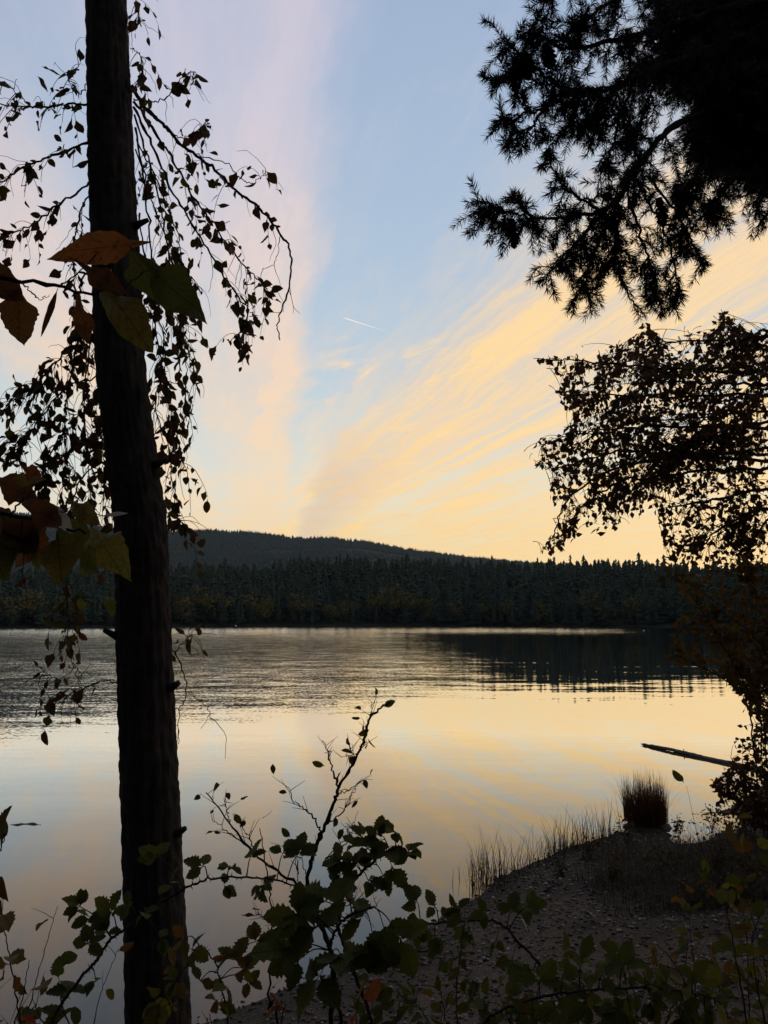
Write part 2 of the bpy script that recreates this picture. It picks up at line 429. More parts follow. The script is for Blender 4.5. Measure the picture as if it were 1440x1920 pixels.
m_hill = far_mat('hill_cover', [lum(0.042, 0.056, 0.044), lum(0.056, 0.068, 0.050), lum(0.085, 0.085, 0.066)])

# ------------------------------------------------------------------ ground and lake
near_px = [(-160, 2150), (60, 2060), (230, 1985), (370, 1918), (440, 1885), (520, 1848), (600, 1822), (690, 1790), (735, 1762), (790, 1740), (850, 1708),
           (880, 1690), (930, 1668), (945, 1648), (1000, 1626), (1045, 1608), (1065, 1596), (1110, 1585), (1160, 1562), (1215, 1553), (1262, 1536), (1300, 1531), (1335, 1520), (1372, 1500)]
near_line = [PZ(*q)[:2] for q in near_px]
_nl = [near_line[0]]
for _a, _b in zip(near_line[:-1], near_line[1:]):          # ragged waterline
    _k = max(2, int(np.linalg.norm(_b - _a) / 0.16))
    for _t in np.linspace(0, 1, _k + 1)[1:]: _nl.append(_a + (_b - _a) * _t + RNG.normal(0, 0.035, 2))
near_line = _nl
lake_poly = [(-60.0, 1.0), (-20.0, 3.0), (-8.0, 4.0)] + [tuple(q) for q in near_line] + \
            [(9.5, 17.5), (14.0, 21.0), (24.0, 26.0), (45.0, 36.0), (80.0, 60.0), (125.0, 120.0), (160.0, 200.0), (165.0, 270.0), (120.0, 330.0), (70.0, 375.0),
             (0.0, 398.0), (-60.0, 385.0), (-120.0, 345.0), (-170.0, 300.0), (-215.0, 230.0), (-220.0, 140.0), (-160.0, 60.0), (-110.0, 15.0)]
LP = np.array(lake_poly)
def lake_distance(x, y):
    """metres to the waterline, positive on land"""
    p = np.stack([np.ravel(x), np.ravel(y)], 1); n = len(LP)
    best = np.full(len(p), 1e9); inside = np.zeros(len(p), bool)
    for i in range(n):
        a, b = LP[i], LP[(i + 1) % n]; ab = b - a
        t = np.clip(((p - a) @ ab) / (ab @ ab), 0, 1)
        best = np.minimum(best, np.linalg.norm(p - a - t[:, None] * ab, axis=1))
        c = ((a[1] > p[:, 1]) != (b[1] > p[:, 1])) & (p[:, 0] < (b[0] - a[0]) * (p[:, 1] - a[1]) / (b[1] - a[1] + 1e-12) + a[0])
        inside ^= c
    return np.where(inside, -best, best).reshape(np.shape(x))
def vnoise(x, y, seed=0):
    out = 0
    r = np.random.default_rng(seed)
    for f, a in ((0.35, 1.0), (0.8, 0.5), (1.9, 0.28), (4.3, 0.14), (9.5, 0.07)):
        for _ in range(3):
            th, ph = r.random() * 6.28, r.random() * 6.28
            out = out + a / 3 * np.sin((x * math.cos(th) + y * math.sin(th)) * f * (1 + 0.3 * r.random()) * 2 + ph)
    return out
def ground_z(x, y):
    d = lake_distance(x, y)
    near = np.clip(d, 0, 12.0)
    z_near = 0.10 * near + 0.022 * near ** 2
    z_near = np.where(z_near > 1.6, 1.6 + (z_near - 1.6) * 0.25, z_near)
    z_far = 0.8 * (1 - np.exp(-np.clip(d, 0, None) / 4.0)) + 0.075 * np.clip(d, 0, 300)
    k = np.clip((y - 40) / 60, 0, 1)
    z = np.where(d > 0, z_near * (1 - k) + z_far * k, np.maximum(d * 0.14, -2.0))
    amp = np.clip(np.abs(d) / 0.8, 0.22, 1.0) * 0.085 * (1 - k)
    return z + vnoise(x, y, 3) * amp
def axis(lo, f0, f1, hi, step, k):
    mid = np.arange(f0, f1, step)
    def grow(L):
        s, out, st = 0.0, [], step
        while s < L: st *= k; s += st; out.append(s)
        return np.array(out)
    a = grow(f0 - lo); b = grow(hi - f1)
    return np.concatenate([f0 - a[::-1], mid, mid[-1] + b])
gxs = axis(-900.0, -3.5, 9.0, 900.0, 0.085, 1.10); gys = axis(-400.0, 2.5, 17.0, 900.0, 0.085, 1.085)
GX, GY = np.meshgrid(gxs, gys)
GZ = ground_z(GX, GY)
nx, ny = len(gxs), len(gys)
ii = np.arange(nx * ny).reshape(ny, nx)
GF = np.stack([ii[:-1, :-1].ravel(), ii[:-1, 1:].ravel(), ii[1:, 1:].ravel(), ii[1:, :-1].ravel()], 1)
ground = obj('ground', mesh_of('ground', np.stack([GX.ravel(), GY.ravel(), GZ.ravel()], 1), GF, m_ground))
tag(ground, 'dark gravel beach and mossy bank around the lake', 'ground', kind='structure')
def gz_at(x, y): return float(ground_z(np.array([float(x)]), np.array([float(y)]))[0])
lake = obj('lake', mesh_of('lake', [(-400, -5, 0), (400, -5, 0), (400, 600, 0), (-400, 600, 0)], [(0, 1, 2, 3)], m_water, False))
tag(lake, 'calm lake mirroring the sunset with wind ruffled water far out', 'lake', kind='structure')

# hill ridge beyond the forest
ridge_px = [(-900, 1010), (-500, 985), (-250, 955), (-60, 945), (60, 962), (200, 985), (320, 992), (400, 991), (480, 996), (560, 1006), (620, 1005), (680, 1012), (760, 1026), (860, 1040), (960, 1050), (1150, 1064), (1500, 1090), (2300, 1120)]
RY = 2600.0
rp = np.array([PY(px, py + 6, RY) for px, py in ridge_px])
hx = np.linspace(-2400, 2600, 150); hyv = np.concatenate([np.linspace(900, 2600, 40), np.linspace(2660, 3800, 10)])
HX, HY = np.meshgrid(hx, hyv)
def hill_z(x, y):
    crest = np.interp(x, rp[:, 0], rp[:, 2])
    t = np.clip((y - 900) / 1700, 0, 1)
    prof = np.where(y <= RY, t ** 1.25, 1 - 0.5 * np.clip((y - RY) / 1200, 0, 1))
    return 8 + (crest - 8) * prof + 7 * np.sin(x * 0.013 + y * 0.006) * np.sin(y * 0.011) * (1 - t) * t * 4
HZ = hill_z(HX, HY)
ih = np.arange(HX.size).reshape(HX.shape)
HF = np.stack([ih[:-1, :-1].ravel(), ih[:-1, 1:].ravel(), ih[1:, 1:].ravel(), ih[1:, :-1].ravel()], 1)
hill = obj('hill', mesh_of('hill', np.stack([HX.ravel(), HY.ravel(), HZ.ravel()], 1), HF, m_hill))
tag(hill, 'long forested ridge fading blue grey behind the lake', 'hill', kind='structure')

def cone_cluster(pos, hgt, rad, sides=4):
    """merged small cones, one per far tree"""
    n = len(pos); an = np.linspace(0, 2 * math.pi, sides, endpoint=False)
    ring = np.stack([np.cos(an), np.sin(an), np.zeros(sides)], 1)
    th = RNG.random(n) * 6.28
    R = np.stack([np.stack([np.cos(th), -np.sin(th)], 1), np.stack([np.sin(th), np.cos(th)], 1)], 1)
    rr = np.einsum('nij,kj->nki', R, ring[:, :2])
    V = np.zeros((n, sides + 1, 3)); V[:, :sides, :2] = rr * rad[:, None, None] + pos[:, None, :2]
    V[:, :sides, 2] = pos[:, None, 2]; V[:, sides] = pos; V[:, sides, 2] += hgt
    F = np.array([(k, (k + 1) % sides, sides) for k in range(sides)])
    F = (F[None] + (np.arange(n) * (sides + 1))[:, None, None]).reshape(-1, 3)
    return V.reshape(-1, 3), F
n = 42000
tx = RNG.uniform(-1500, 1500, n); ty = 900 + (RNG.random(n) ** 0.7) * 1760
keep = vnoise(tx * 0.004, ty * 0.006, 11) > -0.55
tx, ty = tx[keep], ty[keep]
tz = hill_z(tx, ty)
hh = RNG.uniform(8, 17, len(tx)); V, F = cone_cluster(np.stack([tx, ty, tz - 1], 1), hh, hh * RNG.uniform(0.22, 0.36, len(tx)))
hf = obj('hillside_forest', mesh_of('hillside_forest', V, F, m_hill, False))
tag(hf, 'dense conifer forest covering the far hillside', 'forest', kind='stuff')

# conifers of the far shore
def conifer_geo(seed, levels=15, per=8, core=6):
    r = np.random.default_rng(seed); V = []; F = []
    def tri(*p):
        b = len(V); V.extend(p); F.append(tuple(range(b, b + len(p))))
    wid = r.uniform(0.13, 0.21)
    for l in range(levels):
        t = l / levels
        z0 = 0.10 + 0.88 * t
        R = wid * (1 - t) ** 0.85 * r.uniform(0.75, 1.15) + 0.008
        for k in range(per):
            if r.random() < 0.12: continue
            a = 2 * math.pi * (k + r.random() * 0.7) / per; L = R * r.uniform(0.6, 1.2)
            d = np.array([math.cos(a), math.sin(a), 0]); s = np.array([-d[1], d[0], 0])
            zt = z0 + r.uniform(-0.05, 0.0)
            tip = d * L + np.array([0, 0, zt]); root = np.array([0, 0, z0 + 0.05])
            mid = (root + tip) / 2; wv = s * L * r.uniform(0.28, 0.5)
            tri(root, mid - wv - np.array([0, 0, 0.012]), tip, mid + wv - np.array([0, 0, 0.012]))
    n0 = len(V)
    for k in range(core):
        a = 2 * math.pi * k / core; V.append(np.array([math.cos(a) * wid * 0.42, math.sin(a) * wid * 0.42, 0.1]))
    V.append(np.array([0, 0, 0.97])); V.append(np.array([0, 0, 1.02]))
    for k in range(core): F.append((n0 + k, n0 + (k + 1) % core, n0 + core))
    for k in range(4):
        a = math.pi / 2 * k; V.append(np.array([math.cos(a) * 0.012, math.sin(a) * 0.012, -0.03]))
    b = n0 + core + 2
    for k in range(4): F.append((b + k, b + (k + 1) % 4, n0 + core))
    return np.array(V), F
CG = [conifer_geo(s) for s in range(6)]
con_me = [mesh_of('conifer', v_, f_, m_conifer, False) for v_, f_ in CG]
cand = []
rr = np.random.default_rng(5)
N = 14000
cxp = rr.uniform(-330, 330, N); cyp = rr.uniform(150, 620, N)
dl = lake_distance(cxp, cyp)
ok = (dl > 2) & (dl < 150) & (cyp > 170 + np.abs(cxp) * 0.1)
cxp, cyp, dl = cxp[ok], cyp[ok], dl[ok]
zz = ground_z(cxp, cyp)
# thin to a natural spacing
cell = {}
for i in rr.permutation(len(cxp)):
    sp_ = 4.6 if dl[i] < 45 else 5.6
    key = (sp_, int(cxp[i] // sp_), int(cyp[i] // (sp_ + .6)))
    if key not in cell: cell[key] = i
idx = np.array(sorted(cell.values(), key=lambda i: dl[i]))
cxp, cyp, dl, zz = cxp[idx], cyp[idx], dl[idx], zz[idx]
# wanted skyline in the photo, as tree tops: taller crowns only up to that line
sky_x = np.array([-400, 0, 100, 330, 420, 470, 560, 640, 720, 830, 900, 1000, 1130, 1250, 1440, 1900]); sky_y = np.array([1052, 1062, 1060, 1056, 1046, 1054, 1044, 1040, 1040, 1042, 1044, 1046, 1040, 1048, 1046, 1040])
pxc, pyc, fc = project(np.stack([cxp, cyp, zz], 1))
top_allow = (1160.5 - np.interp(pxc, sky_x, sky_y)) / 1440 * cyp + CAM[2] - zz
hgt = rr.uniform(17, 31, len(cxp)) * np.clip(0.55 + dl / 60, 0.5, 1.0)
hgt = np.minimum(hgt, top_allow * rr.uniform(0.55, 0.97, len(cxp)))
far_back = dl > 70
hgt = np.where(far_back, np.clip(top_allow * np.where(rr.random(len(cxp)) < 0.12, rr.uniform(0.94, 1.08, len(cxp)), rr.uniform(0.82, 0.965, len(cxp))), 8, 36), hgt)
hgt *= 1 + 0.07 * vnoise(cxp * 0.05, cyp * 0.05, 17)
hgt *= np.where(rr.random(len(hgt)) < 0.06, 1.10, 1.0)
good = hgt > 5
cxp, cyp, dl, zz, hgt, pxc = cxp[good], cyp[good], dl[good], zz[good], hgt[good], pxc[good]
inview = (pxc > -20) & (pxc < 1460)
order = np.argsort(np.where(inview, 0, 1e6) + np.abs(dl - 26) + rr.uniform(0, 60, len(dl)))
single = set(order[:300].tolist())
CONL = 'dark green conifer in the forest wall along the far shore'
mv, mf, nb = [], [], 0
for i in range(len(cxp)):
    g = rr.integers(6); s = hgt[i]; th = rr.random() * 6.28; wsc = s * rr.uniform(1.05, 1.75)
    if i in single:
        o = obj('far_conifer', con_me[g], None, (cxp[i], cyp[i], zz[i] - 0.2))
        o.scale = (wsc, wsc, s); o.rotation_euler = (0, 0, th)
        tag(o, CONL, 'conifer', 'conifers along the far shore')
    else:
        v_, f_ = CG[g]; c, sn = math.cos(th), math.sin(th)
        q = np.stack([(v_[:, 0] * c - v_[:, 1] * sn) * wsc + cxp[i], (v_[:, 0] * sn + v_[:, 1] * c) * wsc + cyp[i], v_[:, 2] * s + zz[i] - 0.2], 1)
        mv.append(q); mf += [tuple(k + nb for k in f) for f in f_]; nb += len(v_)
o = obj('distant_forest', mesh_of('distant_forest', np.concatenate(mv), mf, m_conifer, False))
tag(o, 'dense dark conifer wood filling in behind the far shore trees', 'forest', kind='stuff')
print('far conifers', len(cxp), 'forest faces', len(mf))

# unseen conifers added behind the viewpoint to put the bank in shade
mv, mf, nb = [], [], 0
for k in range(150):
    x = rr.uniform(-45, 45); y = rr.uniform(-40, -3.5)
    if abs(x) < 1.5 and y > -7: continue
    s = rr.uniform(12, 26); v_, f_ = CG[k % 6]; wsc = s * rr.uniform(1.0, 1.5)
    mv.append(v_ * np.array([wsc, wsc, s]) + np.array([x, y, gz_at(x, y) - .2])); mf += [tuple(i + nb for i in f) for f in f_]; nb += len(v_)
o = obj('added_shade_wood', mesh_of('added_shade_wood', np.concatenate(mv), mf, m_conifer, False))
tag(o, 'unseen conifer wood added behind the viewpoint to shade the bank', 'forest', kind='stuff')

# autumn broadleaf trees at the far waterline
def broad_geo(seed):
    r = np.random.default_rng(seed); V = []; F = []
    lobes = [(np.array([r.uniform(-.26, .26), r.uniform(-.26, .26), r.uniform(.38, .82)]), r.uniform(.15, .26)) for _ in range(9)]
    for c, R in lobes:
        for _ in range(46):
            d = unit(r.normal(size=3)); p = c + d * R * r.uniform(0.72, 1.05)
            a = unit(np.cross(d, r.normal(size=3))); b = np.cross(d, a); s = r.uniform(.025, .055)
            n0 = len(V); V += [p - a * s, p - b * s * .7, p + a * s, p + b * s * .7 + d * .02]; F.append((n0, n0 + 1, n0 + 2, n0 + 3))
    return np.array(V), F
def trunk_geo():
    mb = MB(); mb.tube([(0, 0, -.03), (.01, 0, .3), (0, .02, .6)], .022, .008, 5); return np.concatenate(mb.V), mb.F
BG = [mesh_of('crown', *broad_geo(40 + k), m_broad, False) for k in range(4)]
TG = mesh_of('trunk', *trunk_geo(), m_twig)
bl = [(735, 17, 8), (700, 13, 4), (768, 13, 6), (812, 11, 4), (850, 10, 5), (905, 9, 3), (560, 12, 4), (500, 11, 5), (470, 13, 8), (415, 12, 4), (380, 14, 7), (345, 11, 4), (620, 9, 3), (655, 10, 4), (955, 9, 3), (1110, 13, 7), (1140, 9, 4), (1020, 9, 4), (1190, 10, 4), (60, 12, 4), (120, 11, 4), (20, 10, 4)]
for k, (px, h_, back) in enumerate(bl):
    rx = ray(px, 1165); ys = np.arange(150.0, 420.0)
    yy = float(ys[np.argmax(lake_distance(rx[0] / rx[1] * ys, ys) >= back + 1)])
    x = rx[0] / rx[1] * yy
    root = empty('far_broadleaf_tree', (x, yy, gz_at(x, yy)))
    h_ *= 1.25; root.scale = (h_ * 1.1, h_ * 1.1, h_); root.rotation_euler = (0, 0, k * 1.7)
    obj('crown', BG[k % 4], root); obj('trunk', TG, root)
    if k == 0: tag(root, 'largest rounded yellow green broadleaf tree at the far waterline below the dip of the ridge', 'tree')
    else: tag(root, 'low olive broadleaf tree growing at the foot of the far conifers', 'tree', 'broadleaf trees on the far waterline')

# haze in the air
hb = [(-2600, -420), (2800, -420), (2800, 3900), (-2600, 3900)]
V = [(x, y, -3.0) for x, y in hb] + [(x, y, 420.0) for x, y in hb]
F = [(3, 2, 1, 0), (4, 5, 6, 7), (0, 1, 5, 4), (1, 2, 6, 5), (2, 3, 7, 6), (3, 0, 4, 7)]
m_haze, out = new_mat('evening_haze')
pv = S.nt.nodes.new('ShaderNodeVolumePrincipled')
pv.inputs['Color'].default_value = (0.66, 0.84, 1.0, 1); pv.inputs['Density'].default_value = 4.2e-5; pv.inputs['Anisotropy'].default_value = 0.25
link(pv.outputs[0], out.inputs['Volume'])
haze = obj('haze', mesh_of('haze', V, F, m_haze, False))
tag(haze, 'thin evening haze in the air over the lake', 'haze', kind='stuff')

# ------------------------------------------------------------------ leaves
def leaf_geo(kind, seed, n=9):
    """one leaf, 1 long along +Y, face up +Z, stalk behind the origin; one connected sheet"""
    r = np.random.default_rng(seed)
    t = np.linspace(0, 1, n)
    if kind == 'ovate':                     # broad base, long drawn-out tip
        w = 0.40 * np.sin(np.pi * np.clip(t, 0, 1) ** 0.62) ** 0.85 * (1 - 0.25 * t); w[0] = 0.10
        w[-2] *= 0.75
    elif kind == 'heart':
        w = 0.47 * np.sin(np.pi * t ** 0.55) ** 0.75 * (1 - 0.2 * t); w[0] = 0.22; w[-2] *= 0.7
    elif kind == 'oval':
        w = 0.33 * np.sin(np.pi * t ** 0.85) ** 0.7; w[0] = 0.04
    elif kind == 'serrate':
        w = 0.36 * np.sin(np.pi * t ** 0.8) ** 0.75; w[0] = 0.05
        w[1:-1] *= 1 + 0.13 * np.where(np.arange(1, n - 1) % 2 == 0, 1, -1)
    else:                                   # lance
        w = 0.22 * np.sin(np.pi * t ** 0.8) ** 0.8; w[0] = 0.03
    w[-1] = 0.006
    fold = r.uniform(0.05, 0.45); curl = r.uniform(-0.15, 0.55); bend = r.uniform(-0.15, 0.15); wav = r.uniform(0.0, 0.06)
    pet = r.uniform(0.25, 0.45) if kind in ('ovate', 'heart') else r.uniform(0.08, 0.2)
    V = [(-0.012, -pet, 0.03), (0.0, -pet, 0.04), (0.012, -pet, 0.03)]
    for i in range(n):
        y = t[i]; zc_ = -curl * y * y * 0.5; xc = bend * y * y
        for s in (-1, 0, 1):
            ww_ = w[i] * (1 + r.uniform(-0.07, 0.07))
            V.append((xc + s * ww_ * math.cos(fold), y - 0.04 * abs(s) * (kind == 'heart'), zc_ + abs(s) * (ww_ * math.sin(fold) + wav * math.sin(9 * y + s + seed))))
    F = []
    for i in range(n):
        a = i * 3
        F += [(a, a + 1, a + 4, a + 3), (a + 1, a + 2, a + 5, a + 4)]
    return np.array(V), np.array(F)
LEAF = {k: [leaf_geo(k, 100 * j + i, 13 if k == 'serrate' else 9) for i in range(6)] for j, k in enumerate(('ovate', 'heart', 'oval', 'serrate', 'lance'))}
_lm = {}
def leaf_mesh(kind, i, mat):
    key = (kind, i, mat.name)
    if key not in _lm:
        v_, f_ = LEAF[kind][i]; _lm[key] = mesh_of('leaf', v_, f_, mat)
    return _lm[key]
def frames(d, nrm):
    d = unit(d); x = unit(np.cross(d, nrm)); z = np.cross(x, d)
    return np.stack([x, d, z], -1)           # columns: x, y (along), z (face)
def put_leaves(root, base, pos, d, nrm, size, mat, kinds, max_parts=300, stuff_name='foliage'):
    """the leaves that show largest become parts of their own, the rest one joined part"""
    pos = np.asarray(pos, float); n = len(pos)
    if n == 0: return
    d = np.asarray(d, float); nrm = np.asarray(nrm, float); size = np.asarray(size, float)
    M = frames(d, nrm); base = np.asarray(base, float)
    px, py, f = project(pos)
    vis = (px > -30) & (px < 1470) & (py > -30) & (py < 1950) & (f > 0)
    score = np.where(vis, size / np.maximum(f, 0.1), 0)
    order = np.argsort(-score)
    big = set(order[:max_parts].tolist()) if n > max_parts else set(range(n))
    kk = [kinds[RNG.integers(len(kinds))] for _ in range(n)]; vi = RNG.integers(6, size=n)
    sv, sf, nb = [], [], 0
    for i in range(n):
        if i in big:
            o = bpy.data.objects.new('leaf', leaf_mesh(kk[i], int(vi[i]), mat)); COL.objects.link(o)
            o.parent = root
            m = Matrix.Identity(4)
            for a in range(3):
                for b in range(3): m[a][b] = M[i, a, b] * size[i]
                m[a][3] = pos[i, a] - base[a]
            o.matrix_basis = m
        else:
            v_, f_ = LEAF[kk[i]][vi[i]]
            sv.append((v_ * size[i]) @ M[i].T + pos[i] - base); sf.append(f_ + nb); nb += len(v_)
    if sv:
        o = obj(stuff_name, mesh_of(stuff_name, np.concatenate(sv), np.concatenate(sf), mat), root)
        o['kind'] = 'stuff'
def side_twigs(main, count, lo, hi, t0=0.15, t1=1.0, droop=0.5, spread=0.9, n=7, up=0.0, kink=0.07, taper=0.0):
    """side shoots along a branch: polylines"""
    out = []
    for _ in range(count):
        t = RNG.uniform(t0, t1) * (len(main) - 1); i = min(int(t), len(main) - 2)
        p = main[i] + (main[i + 1] - main[i]) * (t - i)
        tg = unit(main[i + 1] - main[i])
        d = unit(tg * (1 - spread * 0.5) + unit(RNG.normal(size=3)) * spread + np.array([0, 0, up]))
        L = RNG.uniform(lo, hi) * (1 - taper * (t / (len(main) - 1))); pts = [p]; st = L / (n - 1)
        for k in range(n - 1):
            d = unit(d + np.array([0, 0, -droop * st / max(L, .1) * 1.6]) + RNG.normal(0, kink, 3))
            pts.append(pts[-1] + d * st)
        out.append(np.array(pts))
    return out
def leaves_on(lines, spacing, smin, smax, hang=0.7, t0=0.1, tip=True):
    """leaf positions, directions, face normals and sizes along stems"""
    pos, d, nr, sz = [], [], [], []
    for ln in lines:
        seg = np.linalg.norm(np.diff(ln, axis=0), axis=1); L = seg.sum()
        k = max(1, int(L * (1 - t0) / spacing + RNG.random()))
        for q in np.linspace(t0, 1.0, k) + RNG.normal(0, 0.02, k):
            t = np.clip(q, 0, 1) * (len(ln) - 1); i = min(int(t), len(ln) - 2)
            p = ln[i] + (ln[i + 1] - ln[i]) * (t - i); tg = unit(ln[i + 1] - ln[i])
            dr = unit(tg * 0.5 + RNG.normal(0, 0.75, 3) * (1 - 0.5 * hang) + np.array([0, 0, -hang]))
            s = RNG.uniform(smin, smax)
            pos.append(p + dr * s * 0.35); d.append(dr); nr.append(RNG.normal(0, 1, 3) + np.array([0, -0.2, 0.3])); sz.append(s)
    return np.array(pos), np.array(d), np.array(nr), np.array(sz)
def inside_px(pos, poly):
    px, py, _ = project(pos); c = np.zeros(len(px), bool); n = len(poly)
    for i in range(n):
        (ax, ay), (bx, by) = poly[i], poly[(i + 1) % n]
        c ^= ((ay > py) != (by > py)) & (px < (bx - ax) * (py - ay) / (by - ay + 1e-9) + ax)
    return c

# ------------------------------------------------------------------ the tall trunk on the left
TY = 3.9
tr_px = [(199, 0, 78), (205, 180, 85), (211, 350, 89), (219, 530, 93), (228, 700, 96), (248, 870, 100), (264, 1000, 102), (267, 1100, 104), (273, 1300, 109), (282, 1500, 113), (290, 1700, 118), (297, 1920, 128)]
cen, rad = [], []
for px, py, w_ in tr_px:
    c = PY(px, py, TY); dep = (c - CAM) @ np.array([0, math.cos(PITCH), math.sin(PITCH)])
    cen.append(c); rad.append(w_ / 2 / 1440 * dep)
cen = np.array(cen); rad = np.array(rad) * 0.93
gzb = gz_at(cen[-1][0], TY)
lowdir = (cen[-1] - cen[-2]) / (cen[-2][2] - cen[-1][2])
foot = cen[-1] + lowdir * (cen[-1][2] - gzb + 0.25)
updir = (cen[0] - cen[1]) / (cen[0][2] - cen[1][2])
tops = [cen[0] + updir * k for k in (3.0, 1.5)]
cen = np.vstack([tops[0], tops[1], cen, cen[-1] * 0.4 + foot * 0.6, foot]); rad = np.concatenate([[rad[0] * 0.62, rad[0] * 0.82], rad, [rad[-1] * 1.12, rad[-1] * 1.45]])
ns = 420
tt = np.linspace(0, len(cen) - 1, ns)
cc = spline(cen, ns); rp_ = np.interp(tt, np.arange(len(rad)), rad)
sides = 72; V = []
th = np.linspace(0, 2 * math.pi, sides, endpoint=False)
for i in range(ns):
    z = cc[i][2]
    ridge = 0.5 * np.abs(np.sin(th * 9 + 1.3 * np.sin(z * 2.1 + th * 2) + z * 0.6)) + 0.35 * np.abs(np.sin(th * 17 + 2.2 * np.sin(z * 4.7 + th))) + 0.18 * np.sin(z * 55 + th * 5 + 3 * np.sin(th * 3))
    brk = np.clip(np.sin(z * 23 + 4 * np.sin(th * 4 + z) + th * 3), 0, 1)
    r_ = rp_[i] * (0.935 + 0.105 * ridge + 0.022 * brk + RNG.normal(0, 0.010, sides))
    r_ *= 1 + 0.018 * np.sin(z * 3.3 + th * 2 + 1.0) * np.sin(z * 1.9 + th) + 0.007 * np.sin(z * 13 + th * 3 + 4 * np.sin(z * 3.3))
    r_ *= 1 + 0.05 * np.exp(-((z - 3.75) / 0.06) ** 2) * np.exp(-((th - 0.0) / 0.5) ** 2) + 0.05 * np.exp(-((z - 3.15) / 0.05) ** 2) * np.exp(-((th - math.pi) / 0.4) ** 2)
    V.append(np.stack([cc[i][0] + r_ * np.cos(th), cc[i][1] + r_ * np.sin(th), np.full(sides, z)], 1))
V = np.concatenate(V)
it = np.arange(ns * sides).reshape(ns, sides)
F = np.stack([it[:-1].ravel(), np.roll(it, -1, 1)[:-1].ravel(), np.roll(it, -1, 1)[1:].ravel(), it[1:].ravel()], 1)
base = np.array([foot[0], foot[1], gzb])
tree = empty('birch_tree', base)
tag(tree, 'tall slightly leaning dark trunk with drooping leafy branches at left', 'tree')
obj('trunk', mesh_of('trunk', V - base, F, m_bark), tree)

